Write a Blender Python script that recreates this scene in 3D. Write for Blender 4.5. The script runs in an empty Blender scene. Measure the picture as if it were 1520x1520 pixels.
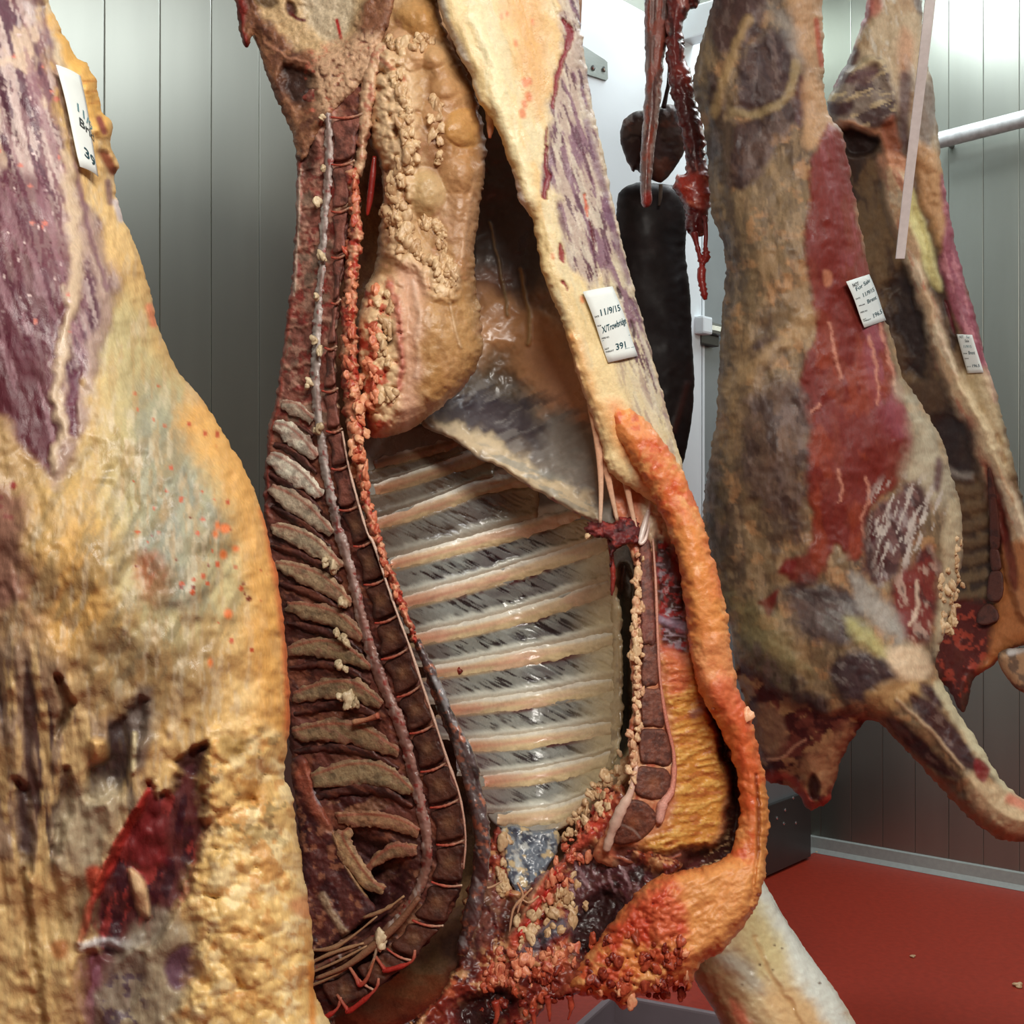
import bpy, bmesh, math, random
import numpy as np
from mathutils import Vector
random.seed(7)
SC = bpy.context.scene
# ------------------------------------------------------------------ camera, world, light, exposure
F = 1900.0            # focal length in pixels of the 1520 px frame
EYE = 1.35            # eye height above the floor
cam = bpy.data.cameras.new('camera'); cam_o = bpy.data.objects.new('camera', cam)
SC.collection.objects.link(cam_o); SC.camera = cam_o
cam_o.location = (0, 0, EYE); cam_o.rotation_euler = (math.pi/2, 0, 0)
cam.sensor_width = 36; cam.lens = 36*F/1520; cam.clip_start = 0.05
SC.view_settings.view_transform = 'Standard'; SC.view_settings.look = 'None'
SC.view_settings.gamma = 1; SC.view_settings.use_curve_mapping = False
SC.view_settings.exposure = 0.0
wd = bpy.data.worlds.new('world'); SC.world = wd; wd.use_nodes = True
wd.node_tree.nodes['Background'].inputs[0].default_value = (.9, .95, 1, 1)
wd.node_tree.nodes['Background'].inputs[1].default_value = 0.04
def area(name, loc, target, sx, sy, power, col):
    l = bpy.data.lights.new(name, 'AREA'); l.shape = 'RECTANGLE'; l.size = sx; l.size_y = sy; l.energy = power; l.color = col
    o = bpy.data.objects.new(name, l); SC.collection.objects.link(o); o.location = loc
    o.rotation_euler = (Vector(target)-Vector(loc)).to_track_quat('-Z', 'Y').to_euler()
    return o
# strip lights of the cold room, under a 3.7 m ceiling and out of the frame
area('strip_light_front', (0.62, -0.25, 2.8), (0.12, 1.75, 1.1), 1.5, 0.4, 72, (1, .95, .87))
area('strip_light_back', (1.25, 4.1, 3.6), (1.25, 4.2, 0), 1.4, 0.35, 46, (.90, .97, 1))
area('strip_light_side', (2.6, 1.9, 3.55), (1.2, 2.3, 0.8), 1.3, 0.35, 30, (.95, .98, 1))

# ------------------------------------------------------------------ helpers
def lin(c):
    c = np.asarray(c, float)/255.0
    return np.where(c <= .04045, c/12.92, ((c+.055)/1.055)**2.4)
def W(u, v, d):
    return np.stack([(u-760)/F*d, d+0*u, EYE-(v-760)/F*d], -1)
def smooth01(x): x = np.clip(x, 0, 1); return x*x*(3-2*x)
def sst(a, b, x): return smooth01((x-a)/(b-a))
def catmull(pts, closed=True, n=6):
    P = np.asarray(pts, float); k = len(P); out = []
    for i in range(k if closed else k-1):
        if closed: p0, p1, p2, p3 = P[i-1], P[i], P[(i+1) % k], P[(i+2) % k]
        else: p0, p1, p2, p3 = P[max(i-1, 0)], P[i], P[i+1], P[min(i+2, k-1)]
        for t in np.arange(n)/n:
            out.append(.5*(2*p1+(p2-p0)*t+(2*p0-5*p1+4*p2-p3)*t*t+(3*p1-p0-3*p2+p3)*t**3))
    if not closed: out.append(P[-1])
    return np.array(out)
_T = np.random.RandomState(5).rand(8, 256, 256).astype(np.float32)
def vnoise(x, y, s):
    T = _T[s % 8]; x = x+s*37.3; y = y+s*91.7
    xi = np.floor(x).astype(int); yi = np.floor(y).astype(int); fx = smooth01(x-xi); fy = smooth01(y-yi)
    a = T[yi % 256, xi % 256]; b = T[yi % 256, (xi+1) % 256]; c = T[(yi+1) % 256, xi % 256]; d = T[(yi+1) % 256, (xi+1) % 256]
    return (a*(1-fx)+b*fx)*(1-fy)+(c*(1-fx)+d*fx)*fy
def fbm(U, V, sc, oc=4, ang=0, st=1, seed=0, gain=.55):
    a = math.radians(ang); x = (U*math.cos(a)+V*math.sin(a))/(sc*st); y = (-U*math.sin(a)+V*math.cos(a))/sc
    r = 0; w = 1; tot = 0
    for i in range(oc):
        r = r+w*vnoise(x, y, seed+i); tot += w; w *= gain; x = x*2.03+5.1; y = y*2.03+1.7
    return np.clip((r/tot-.5)*1.5+.5, 0, 1)
def worley(U, V, sc, seed=0):
    x = U/sc; y = V/sc; xi = np.floor(x).astype(int); yi = np.floor(y).astype(int); d = np.full(U.shape, 9.)
    for i in (-1, 0, 1):
        for j in (-1, 0, 1):
            cx = xi+i; cy = yi+j
            px = cx+_T[seed % 8, cy % 256, cx % 256]; py = cy+_T[(seed+3) % 8, cy % 256, cx % 256]
            d = np.minimum(d, (px-x)**2+(py-y)**2)
    return np.sqrt(d)
def sdpoly(U, V, poly, lim=1e9):
    """signed distance in pixels, positive inside"""
    P = np.asarray(poly, float); A = P; B = np.roll(P, -1, 0)
    best = np.full(U.shape, 1e12); ins = np.zeros(U.shape, bool)
    for (ax, ay), (bx, by) in zip(A, B):
        ex, ey = bx-ax, by-ay; L = ex*ex+ey*ey
        if L < 1e-9: continue
        wx = U-ax; wy = V-ay; t = np.clip((wx*ex+wy*ey)/L, 0, 1)
        best = np.minimum(best, (wx-t*ex)**2+(wy-t*ey)**2)
        if ay != by:
            c = (ay > V) != (by > V); ins ^= c & (U < ax+(V-ay)*ex/ey)
    s = np.sqrt(best); return np.where(ins, s, -s)
def sdline(U, V, pts, w):
    """distance to a polyline minus its half width (interpolated), negative inside"""
    P = np.asarray(pts, float); w = np.broadcast_to(np.asarray(w, float), (len(P),)) if np.ndim(w) == 0 or len(w) == len(P) else np.interp(np.linspace(0, 1, len(P)), np.linspace(0, 1, len(w)), w)
    best = np.full(U.shape, 1e9)
    for i in range(len(P)-1):
        ax, ay = P[i]; ex, ey = P[i+1]-P[i]; L = ex*ex+ey*ey+1e-9
        t = np.clip(((U-ax)*ex+(V-ay)*ey)/L, 0, 1)
        best = np.minimum(best, np.hypot(U-ax-t*ex, V-ay-t*ey)-(w[i]+(w[i+1]-w[i])*t))
    return best
def TPS(cps):
    """smooth depth map through (u, v, depth) control points"""
    C = np.asarray(cps, float); X = C[:, :2]/500.
    n = len(C)
    def k(r2): return .5*r2*np.log(r2+1e-9)
    K = k(((X[:, None]-X[None])**2).sum(-1))+np.eye(n)*1e-3
    A = np.zeros((n+3, n+3)); A[:n, :n] = K; A[:n, n] = 1; A[:n, n+1:] = X; A[n, :n] = 1; A[n+1:, :n] = X.T
    s = np.linalg.solve(A, np.r_[C[:, 2], 0, 0, 0])
    def f(U, V):
        x = U/500.; y = V/500.; r = s[n]+s[n+1]*x+s[n+2]*y
        for i in range(n): r = r+s[i]*k((x-X[i, 0])**2+(y-X[i, 1])**2)
        return r
    return f
def band(pts, w, n=5):
    P = catmull(pts, False, n); T = np.gradient(P, axis=0); T /= np.linalg.norm(T, axis=1)[:, None]+1e-9
    N = np.stack([-T[:, 1], T[:, 0]], 1); w = np.interp(np.linspace(0, 1, len(P)), np.linspace(0, 1, len(np.atleast_1d(w))), np.atleast_1d(w))[:, None]
    return np.r_[P+N*w, (P-N*w)[::-1]]

# ------------------------------------------------------------------ materials
MATS = {}
def nodes(name):
    m = bpy.data.materials.new(name); m.use_nodes = True; nt = m.node_tree; b = nt.nodes['Principled BSDF']
    return m, nt, b
def flesh(name, rough=.42, bump=.35, scale=160, spec=.5, mott=.22, sss=0.0, coat=0.0, streak=None, drough=.2, low=.4):
    """moist flesh and fat: the tissue colours come from the mesh's 'tissue' attribute, grain and relief from noise"""
    if name in MATS: return MATS[name]
    m, nt, b = nodes(name); N = nt.nodes; L = nt.links
    at = N.new('ShaderNodeAttribute'); at.attribute_name = 'tissue'
    tc = N.new('ShaderNodeTexCoord'); co = tc.outputs['Object']
    if streak:
        mp = N.new('ShaderNodeMapping'); mp.inputs['Scale'].default_value = streak; L.new(co, mp.inputs[0]); co = mp.outputs[0]
    n1 = N.new('ShaderNodeTexNoise'); n1.inputs['Scale'].default_value = scale; n1.inputs['Detail'].default_value = 5; n1.inputs['Roughness'].default_value = .65
    n2 = N.new('ShaderNodeTexNoise'); n2.inputs['Scale'].default_value = scale*.22; n2.inputs['Detail'].default_value = 4
    L.new(co, n1.inputs[0]); L.new(co, n2.inputs[0])
    r = N.new('ShaderNodeMapRange'); r.inputs['From Min'].default_value = .3; r.inputs['From Max'].default_value = .7
    r.inputs['To Min'].default_value = 1-mott; r.inputs['To Max'].default_value = 1+mott; L.new(n1.outputs[0], r.inputs[0])
    mx = N.new('ShaderNodeVectorMath'); mx.operation = 'SCALE'; L.new(at.outputs['Color'], mx.inputs[0]); L.new(r.outputs[0], mx.inputs['Scale'])
    L.new(mx.outputs[0], b.inputs['Base Color'])
    rr = N.new('ShaderNodeMapRange'); rr.inputs['From Min'].default_value = .3; rr.inputs['From Max'].default_value = .7
    rr.inputs['To Min'].default_value = max(rough-drough, .05); rr.inputs['To Max'].default_value = rough+drough; L.new(n2.outputs[0], rr.inputs[0]); L.new(rr.outputs[0], b.inputs['Roughness'])
    ad = N.new('ShaderNodeMath'); ad.operation = 'MULTIPLY_ADD'; ad.inputs[1].default_value = .45; n2b = N.new('ShaderNodeMath'); n2b.operation = 'MULTIPLY'; n2b.inputs[1].default_value = low; L.new(n2.outputs[0], n2b.inputs[0]); L.new(n1.outputs[0], ad.inputs[0]); L.new(n2b.outputs[0], ad.inputs[2])
    bp = N.new('ShaderNodeBump'); bp.inputs['Strength'].default_value = bump; bp.inputs['Distance'].default_value = .006; L.new(ad.outputs[0], bp.inputs['Height']); L.new(bp.outputs[0], b.inputs['Normal'])
    b.inputs['Specular IOR Level'].default_value = spec; b.inputs['Coat Weight'].default_value = coat; b.inputs['Coat Roughness'].default_value = .12
    if sss: b.inputs['Subsurface Weight'].default_value = sss; b.inputs['Subsurface Radius'].default_value = (.012, .005, .003); b.inputs['Subsurface Scale'].default_value = .6
    MATS[name] = m; return m
def plain(name, col, rough=.5, metal=0.0, bump=0.0, scale=60, mott=.06, col2=None, spec=.5, aniso=None):
    if name in MATS: return MATS[name]
    m, nt, b = nodes(name); N = nt.nodes; L = nt.links
    tc = N.new('ShaderNodeTexCoord'); co = tc.outputs['Object']
    if aniso:
        mp = N.new('ShaderNodeMapping'); mp.inputs['Scale'].default_value = aniso; L.new(co, mp.inputs[0]); co = mp.outputs[0]
    n = N.new('ShaderNodeTexNoise'); n.inputs['Scale'].default_value = scale; n.inputs['Detail'].default_value = 6; L.new(co, n.inputs[0])
    cr = N.new('ShaderNodeValToRGB'); c = lin(col); c2 = lin(col2) if col2 is not None else np.clip(c*(1+mott), 0, 1)
    cr.color_ramp.elements[0].position = .35; cr.color_ramp.elements[1].position = .68
    cr.color_ramp.elements[0].color = (*(c if col2 is not None else c*(1-mott)), 1); cr.color_ramp.elements[1].color = (*c2, 1)
    L.new(n.outputs[0], cr.inputs[0]); L.new(cr.outputs[0], b.inputs['Base Color'])
    b.inputs['Roughness'].default_value = rough; b.inputs['Metallic'].default_value = metal; b.inputs['Specular IOR Level'].default_value = spec
    if bump:
        bp = N.new('ShaderNodeBump'); bp.inputs['Strength'].default_value = bump; bp.inputs['Distance'].default_value = .004; L.new(n.outputs[0], bp.inputs['Height']); L.new(bp.outputs[0], b.inputs['Normal'])
    MATS[name] = m; return m

# ------------------------------------------------------------------ objects
def link(o, parent=None):
    SC.collection.objects.link(o)
    if parent is not None: o.parent = parent
    return o
def origin(o):
    p = Vector((0, 0, 0))
    while o is not None: p += o.location; o = o.parent
    return np.array(p)
def tag(o, label=None, cat=None, group=None, kind=None):
    if label: o['label'] = label
    if cat: o['category'] = cat
    if group: o['group'] = group
    if kind: o['kind'] = kind
    return o
def thing(name, loc, label, cat, group=None):
    o = bpy.data.objects.new(name, None); o.empty_display_size = .1; o.location = loc; link(o); return tag(o, label, cat, group)
def mesh_obj(name, V, Fq, parent, mat, cols=None, smooth=True):
    """V world coordinates; faces as an (n,4) or (n,3) array"""
    V = np.asarray(V, float); me = bpy.data.meshes.new(name)
    L0 = origin(parent) if parent is not None else V.mean(0)
    Fq = np.asarray(Fq, np.int32); k = Fq.shape[1]
    me.vertices.add(len(V)); me.vertices.foreach_set('co', (V-L0).astype(np.float32).ravel())
    me.loops.add(Fq.size); me.loops.foreach_set('vertex_index', Fq.ravel())
    me.polygons.add(len(Fq)); me.polygons.foreach_set('loop_start', np.arange(0, Fq.size, k, dtype=np.int32))
    me.update(calc_edges=True)
    me.polygons.foreach_set('use_smooth', np.full(len(Fq), smooth))
    if cols is not None:
        a = me.color_attributes.new('tissue', 'FLOAT_COLOR', 'POINT')
        a.data.foreach_set('color', np.c_[cols, np.ones(len(cols))].astype(np.float32).ravel())
    me.materials.append(mat); me.validate()
    o = bpy.data.objects.new(name, me)
    if parent is None: o.location = L0
    return link(o, parent)
def bm_obj(name, bm, parent, mat, smooth=False):
    me = bpy.data.meshes.new(name); bm.to_mesh(me); bm.free(); me.materials.append(mat)
    if smooth: me.polygons.foreach_set('use_smooth', [True]*len(me.polygons))
    return link(bpy.data.objects.new(name, me), parent)

class Patch:
    """A sheet of tissue with its own thickness: a grid inside an outline, a depth map, relief and tissue colours."""
    def __init__(s, outline, depth, step=2, R=14, Rd=.012, thick=.02, rag=0, rsc=9, smooth=True, col=(150, 120, 90), soft=False):
        s.soft = soft
        poly = catmull(outline) if smooth else np.asarray(outline, float)
        lo = poly.min(0)-2*step-rag; hi = poly.max(0)+2*step+rag
        gu = np.arange(lo[0], hi[0]+step, step); gv = np.arange(lo[1], hi[1]+step, step)
        U, V = np.meshgrid(gu, gv); sd = sdpoly(U, V, poly)
        if rag: sd = sd+rag*(fbm(U, V, rsc, 3, seed=2)-.5)*2
        gy, gx = np.gradient(sd, step); g2 = np.maximum(gx*gx+gy*gy, .3)
        ins = sd > 0; U = np.where(ins, U, U-gx*sd/g2); V = np.where(ins, V, V-gy*sd/g2)
        c = ins[:-1, :-1] | ins[1:, :-1] | ins[:-1, 1:] | ins[1:, 1:]
        used = np.zeros_like(ins); used[:-1, :-1] |= c; used[1:, :-1] |= c; used[:-1, 1:] |= c; used[1:, 1:] |= c
        idx = -np.ones(ins.shape, np.int32); idx[used] = np.arange(used.sum())
        s.U = U[used]; s.V = V[used]; s.sd = np.where(ins, sd, 0)[used]
        s.q = np.stack([idx[:-1, :-1][c], idx[1:, :-1][c], idx[1:, 1:][c], idx[:-1, 1:][c]], 1)
        s.R, s.Rd, s.thick = R, Rd, thick
        s.base = depth(s.U, s.V)+0*s.U if callable(depth) else depth+0*s.U
        s.h = np.zeros(len(s.U)); s.C = np.tile(lin(col), (len(s.U), 1))
    def mix(s, m, col):
        m = np.clip(m, 0, 1)[:, None]; s.C += (lin(col)-s.C)*m; return s
    def wu(s, warp, ws, seed):
        if not warp: return s.U, s.V
        return s.U+(fbm(s.U, s.V, ws, 4, seed=seed)-.5)*2*warp, s.V+(fbm(s.U, s.V, ws, 4, seed=seed+3)-.5)*2*warp
    def mask(s, poly, f=6, warp=0, ws=30, seed=1, smooth=True):
        P = catmull(poly, n=4) if smooth else np.asarray(poly, float); m = np.zeros(len(s.U)); pad = f+warp+2
        b = (s.U > P[:, 0].min()-pad) & (s.U < P[:, 0].max()+pad) & (s.V > P[:, 1].min()-pad) & (s.V < P[:, 1].max()+pad)
        if b.any():
            u, v = s.wu(warp, ws, seed); m[b] = sst(-f, f, sdpoly(u[b], v[b], P))
        return m
    def fill(s, poly, col=None, f=6, a=1, h=0, warp=0, ws=30, seed=1, smooth=True, mul=None):
        m = s.mask(poly, f, warp, ws, seed, smooth)
        if mul is not None: m = m*mul
        if col is not None: s.mix(m*a, col)
        if h: s.h += h*m
        return m
    def lmask(s, pts, w, f=3, warp=0, ws=20, seed=1):
        P = catmull(pts, False, 4); m = np.zeros(len(s.U)); pad = np.max(w)+f+warp+2
        b = (s.U > P[:, 0].min()-pad) & (s.U < P[:, 0].max()+pad) & (s.V > P[:, 1].min()-pad) & (s.V < P[:, 1].max()+pad)
        if b.any():
            u, v = s.wu(warp, ws, seed); m[b] = 1-sst(-f, f, sdline(u[b], v[b], P, w))
        return m
    def stroke(s, pts, w, col=None, f=3, a=1, h=0, warp=0, ws=20, seed=1):
        m = s.lmask(pts, w, f, warp, ws, seed)
        if col is not None: s.mix(m*a, col)
        if h: s.h += h*m
        return m
    def noise(s, col, sc, lo=.5, hi=.7, a=1, oc=4, ang=0, st=1, seed=0, mask=1., h=0):
        n = sst(lo, hi, fbm(s.U, s.V, sc, oc, ang, st, seed))*mask
        if col is not None: s.mix(n*a, col)
        if h: s.h += h*n
        return n
    def disp(s, amp, sc, oc=4, ang=0, st=1, seed=0, mask=1.):
        s.h += amp*(fbm(s.U, s.V, sc, oc, ang, st, seed)-.5)*2*mask; return s
    def curds(s, sc, h, mask=1., seed=0, col=None, gap=None, ws=3):
        u, v = s.wu(ws, sc*1.2, seed); d = worley(u, v, sc, seed); k = np.sqrt(np.clip(1-(d/.85)**2, 0, 1))
        s.h += h*k*mask
        if col is not None: s.mix(sst(.45, .9, k)*mask, col)
        if gap is not None: s.mix(sst(.55, .1, k)*mask, gap)
        return k
    def dome(s, u, v, r, h, col=None, a=.7, asp=1., sphere=False):
        d2 = ((s.U-u)/r)**2+((s.V-v)/(r*asp))**2; k = np.sqrt(np.clip(1-d2, 0, 1)); k = k if sphere else k**2.2; s.h = np.maximum(s.h, h*k) if h > 0 else s.h+h*k
        if col is not None: s.mix(sst(0, .5, k)*a, col)
        return k
    def spots(s, n, poly, r, col, seed=0, h=0, f=1.5):
        rs = np.random.RandomState(seed); P = np.asarray(poly, float); lo, hi = P.min(0), P.max(0); k = 0
        for _ in range(n*6):
            p = lo+(hi-lo)*rs.rand(2); rad = r[0]+(r[1]-r[0])*rs.rand()**2; e = rs.rand()
            if sdpoly(p[:1], p[1:], P)[0] < 0: continue
            b = (abs(s.U-p[0]) < rad*2+3) & (abs(s.V-p[1]) < rad*2+3)
            if b.any():
                m = np.zeros(len(s.U)); m[b] = 1-sst(rad-f, rad+f, np.hypot((s.U[b]-p[0])*(1+.5*e), (s.V[b]-p[1])*(1.4-.6*e))); s.mix(m, col); s.h += h*m
            k += 1
            if k >= n: break
        return s
    def depth(s):
        t = np.clip(s.sd/s.R, 0, 1); e = t*(2-t) if s.soft else np.sqrt(np.clip(1-(1-t)**2, 0, 1))
        return s.base+s.Rd*(1-e)-s.h*np.clip(s.sd/4, 0, 1), e
    def build(s, name, parent, mat):
        d, e = s.depth(); bnd = s.sd <= 0; n = len(s.U)
        db = np.maximum(s.base+s.Rd+s.thick*e, d+.0008); db[bnd] = d[bnd]
        f = W(s.U, s.V, d); inner = ~bnd; bi = np.arange(n); bi[inner] = n+np.arange(inner.sum())
        bk = W(s.U, s.V, db)[inner]
        return mesh_obj(name, np.r_[f, bk], np.r_[s.q, bi[s.q][:, ::-1]], parent, mat, np.r_[s.C, s.C[inner]])
    def plane(s, cs, off=.003):
        """depths at four corners of a flat sheet lying on this patch"""
        c = np.asarray(cs, float); g = np.linspace(0, 1, 6); S, T = [x.ravel()[:, None] for x in np.meshgrid(g, g)]
        q = c[0]*(1-S)*(1-T)+c[1]*S*(1-T)+c[2]*S*T+c[3]*(1-S)*T; d, _ = s.depth(); z = np.array([d[np.argmin((s.U-u)**2+(s.V-v)**2)] for u, v in q])
        A = np.c_[np.ones(len(q)), q]; k = np.linalg.lstsq(A, z, rcond=None)[0]; e = (A@k-z).max()
        return list(np.c_[np.ones(4), c]@k-np.clip(e, 0, .012)-off)
    def at(s, u, v):
        d, _ = s.depth(); i = np.argmin((s.U-u)**2+(s.V-v)**2); return d[i]

def tube(name, pts, rad, parent, mat, seg=8, cols=None, jit=0, seed=0, flat=1.0):
    """pts (n,3) world; rad scalar or list, metres"""
    P = catmull(np.asarray(pts, float), False, 5) if len(pts) > 2 else np.asarray(pts, float)
    r = np.interp(np.linspace(0, 1, len(P)), np.linspace(0, 1, len(np.atleast_1d(rad))), np.atleast_1d(rad))
    rs = np.random.RandomState(seed); r = r*(1+jit*(rs.rand(len(P))-.5)*2)
    T = np.gradient(P, axis=0); T /= np.linalg.norm(T, axis=1)[:, None]; ref = np.array([0, 1., .05])
    A = np.cross(T, ref); A /= np.linalg.norm(A, axis=1)[:, None]; B = np.cross(A, T)
    th = np.linspace(0, 2*np.pi, seg, endpoint=False)
    V = (P[:, None]+r[:, None, None]*(np.cos(th)[None, :, None]*A[:, None]+flat*np.sin(th)[None, :, None]*B[:, None])).reshape(-1, 3)
    n = len(P); q = []
    for i in range(n-1):
        for j in range(seg): q.append((i*seg+j, i*seg+(j+1) % seg, (i+1)*seg+(j+1) % seg, (i+1)*seg+j))
    V = np.r_[V, P[:1], P[-1:]]; a, b = len(V)-2, len(V)-1
    for j in range(seg): q.append((a, (j+1) % seg, j, j)); q.append((b, (n-1)*seg+j, (n-1)*seg+(j+1) % seg, (n-1)*seg+(j+1) % seg))
    q = [x if x[2] != x[3] else (x[0], x[1], x[2], x[2]) for x in q]
    me_t = np.array([(x[0], x[1], x[2]) for x in q]+[(x[0], x[2], x[3]) for x in q if x[2] != x[3]])
    C = None
    if cols is not None:
        cc = lin(cols); cc = np.broadcast_to(cc, (len(P), 3)) if cc.ndim == 1 else np.stack([np.interp(np.linspace(0, 1, len(P)), np.linspace(0, 1, len(cc)), cc[:, k]) for k in range(3)], 1)
        C = np.repeat(cc, seg, 0); C = np.r_[C, cc[:1], cc[-1:]]
    return mesh_obj(name, V, me_t, parent, mat, C)
def ptube(name, pts, d, rpx, parent, mat, **k):
    """tube through pixel points at depth d (scalar, list or function); rpx radius in pixels"""
    P = np.asarray(pts, float); D = d(P[:, 0], P[:, 1]) if callable(d) else np.broadcast_to(np.asarray(d, float), (len(P),))
    return tube(name, W(P[:, 0], P[:, 1], D), np.asarray(rpx)*D.mean()/F, parent, mat, **k)
def box(name, lo, hi, parent, mat, bev=.002, frame=None):
    """axis box in a local frame (origin, ex, ey, ez) in world space"""
    bm = bmesh.new(); bmesh.ops.create_cube(bm, size=1); lo = Vector(lo); hi = Vector(hi)
    for v in bm.verts: v.co = Vector([lo[i]+(v.co[i]+.5)*(hi[i]-lo[i]) for i in range(3)])
    if bev: bmesh.ops.bevel(bm, geom=bm.edges[:]+bm.verts[:], offset=bev, segments=2, affect='EDGES', profile=.6)
    o_, ex, ey, ez = frame if frame else (Vector((0, 0, 0)), Vector((1, 0, 0)), Vector((0, 1, 0)), Vector((0, 0, 1)))
    p0 = Vector(origin(parent)) if parent is not None else Vector((0, 0, 0))
    for v in bm.verts: v.co = o_+ex*v.co.x+ey*v.co.y+ez*v.co.z-p0
    if ex.cross(ey).dot(ez) < 0: bmesh.ops.reverse_faces(bm, faces=bm.faces[:])
    return bm_obj(name, bm, parent, mat)
BLOBS = {}
def blob_mesh(kind, mat, i):
    key = (kind, i)
    if key not in BLOBS:
        bm = bmesh.new(); bmesh.ops.create_icosphere(bm, subdivisions=3, radius=1); rs = random.Random(i*7+3)
        o = Vector((rs.random()*9, rs.random()*9, rs.random()*9))
        from mathutils import noise as mn
        for v in bm.verts: v.co *= 1+.75*mn.noise(v.co*.9+o)+.3*mn.noise(v.co*2.0+o)
        me = bpy.data.meshes.new(kind); bm.to_mesh(me); bm.free(); me.polygons.foreach_set('use_smooth', [True]*len(me.polygons)); me.materials.append(mat); BLOBS[key] = me
    return BLOBS[key]
def lobules(parent, patch, spots, mat, name='fat_lobule', lift=-.12):
    """lumps of fat lying half sunk in a patch: (u, v, radius px[, stretch])"""
    L0 = origin(parent)
    for i, sp in enumerate(spots):
        u, v, r = sp[:3]; d = patch.at(u, v) if hasattr(patch, 'at') else float(patch(np.array([u]), np.array([v]))[0]); m = r*d/F
        o = bpy.data.objects.new(name, blob_mesh(name+mat.name, mat, i % 5)); o.location = W(np.array(u), np.array(v), np.array(d-m*lift))-L0
        st = sp[3] if len(sp) > 3 else .65+.8*((i*37) % 10)/10
        o.scale = (m, m*.7, m*st*1.15); o.rotation_euler = (0, ((i*53) % 17-8)*.1, ((i*29) % 13)*.5); link(o, parent)
def fatmat(name, c1, c2, rough=.4):
    if name in MATS: return MATS[name]
    m, nt, b = nodes(name); N = nt.nodes; L = nt.links; oi = N.new('ShaderNodeObjectInfo'); tc = N.new('ShaderNodeTexCoord')
    n = N.new('ShaderNodeTexNoise'); n.inputs['Scale'].default_value = 1.6; n.inputs['Detail'].default_value = 5; L.new(tc.outputs['Object'], n.inputs[0])
    ad = N.new('ShaderNodeMath'); ad.operation = 'MULTIPLY_ADD'; ad.inputs[1].default_value = .5; ad.inputs[2].default_value = -.15; L.new(oi.outputs['Random'], ad.inputs[0])
    a2 = N.new('ShaderNodeMath'); L.new(ad.outputs[0], a2.inputs[0]); L.new(n.outputs[0], a2.inputs[1])
    cr = N.new('ShaderNodeValToRGB'); cr.color_ramp.elements[0].position = .3; cr.color_ramp.elements[1].position = .8
    cr.color_ramp.elements[0].color = (*lin(c1), 1); cr.color_ramp.elements[1].color = (*lin(c2), 1); L.new(a2.outputs[0], cr.inputs[0]); L.new(cr.outputs[0], b.inputs['Base Color'])
    b.inputs['Roughness'].default_value = rough; bp = N.new('ShaderNodeBump'); bp.inputs['Strength'].default_value = .12; bp.inputs['Distance'].default_value = .2; L.new(n.outputs[0], bp.inputs['Height']); L.new(bp.outputs[0], b.inputs['Normal'])
    MATS[name] = m; return m
# ------------------------------------------------------------------ the cold room
CN = Vector((1.191, 5.11, 0)); E1 = Vector((.639, .769, 0)).normalized(); E2 = Vector((E1.y, -E1.x, 0)); UP = Vector((0, 0, 1))
CEIL = 3.75; LEN1, LEN2 = 6.6, 5.2
# frames: door wall (x along wall from the corner towards the camera side, y into the room, z up), right wall likewise
FD = (CN, -E1, E2, UP); FR = (CN, E2, -E1, UP)
def hit(u, v, frame, off=0.0):
    """where a sight line meets a plane 'off' metres in front of a wall: wall coordinates (x, z)"""
    o_, ex, ey, ez = frame; r = Vector(((u-760)/F, 1, -(v-760)/F)); c = Vector((0, 0, EYE))
    k = ((o_+ey*off)-c).dot(ey)/r.dot(ey); p = c+r*k-o_
    return p.dot(ex), p.z
steel = plain('wall_sheet_metal', (140, 144, 136), rough=.31, metal=.78, bump=.05, scale=3, col2=(156, 160, 151), aniso=(1, 1, .15))
wall_plain = plain('wall_backing', (150, 156, 155), rough=.5)
white_gloss = plain('white_laminate', (226, 234, 238), rough=.3, bump=.03, scale=4, mott=.02)
brushed = plain('brushed_steel', (150, 155, 150), rough=.35, metal=.8, bump=.05, scale=30, aniso=(1, 1, 12))
chrome = plain('chrome', (215, 218, 220), rough=.16, metal=1)
dark_steel = plain('dark_kick_plate', (84, 84, 82), rough=.4, metal=.6, scale=8)
grey_jamb = plain('grey_jamb_sheet', (140, 147, 149), rough=.38, metal=.3, scale=5, bump=.03)
def struct(o): o['kind'] = 'structure'; return o
red_floor = plain('red_resin_floor', (146, 42, 24), rough=.45, bump=.12, scale=55, col2=(162, 50, 30))
fl = [CN, CN-E1*LEN1, CN-E1*LEN1+E2*LEN2, CN+E2*LEN2]
def slab(name, z0, z1, mat):
    bm = bmesh.new(); lo = [bm.verts.new((p.x, p.y, z0)) for p in fl]; hi = [bm.verts.new((p.x, p.y, z1)) for p in fl]
    bm.faces.new(lo[::-1]); bm.faces.new(hi)
    for i in range(4): bm.faces.new((lo[i], lo[(i+1) % 4], hi[(i+1) % 4], hi[i]))
    bmesh.ops.recalc_face_normals(bm, faces=bm.faces[:]); return struct(bm_obj(name, bm, None, mat))
slab('floor', -.1, 0, red_floor)
slab('ceiling', CEIL, CEIL+.1, plain('ceiling_white', (205, 212, 212), rough=.5))
wl = struct(box('wall_left', (-.2, -.25, 0), (LEN1, -.075, CEIL), None, wall_plain, 0, FD))
wr = struct(box('wall_right', (0, -.25, 0), (LEN2, -.075, CEIL), None, wall_plain, 0, FR))
struct(box('wall_back', (LEN1, -.1, 0), (LEN1+.15, LEN2, CEIL), None, wall_plain, 0, FD))
struct(box('wall_front', (LEN2, -.1, 0), (LEN2+.15, LEN1, CEIL), None, wall_plain, 0, FR))
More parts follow.
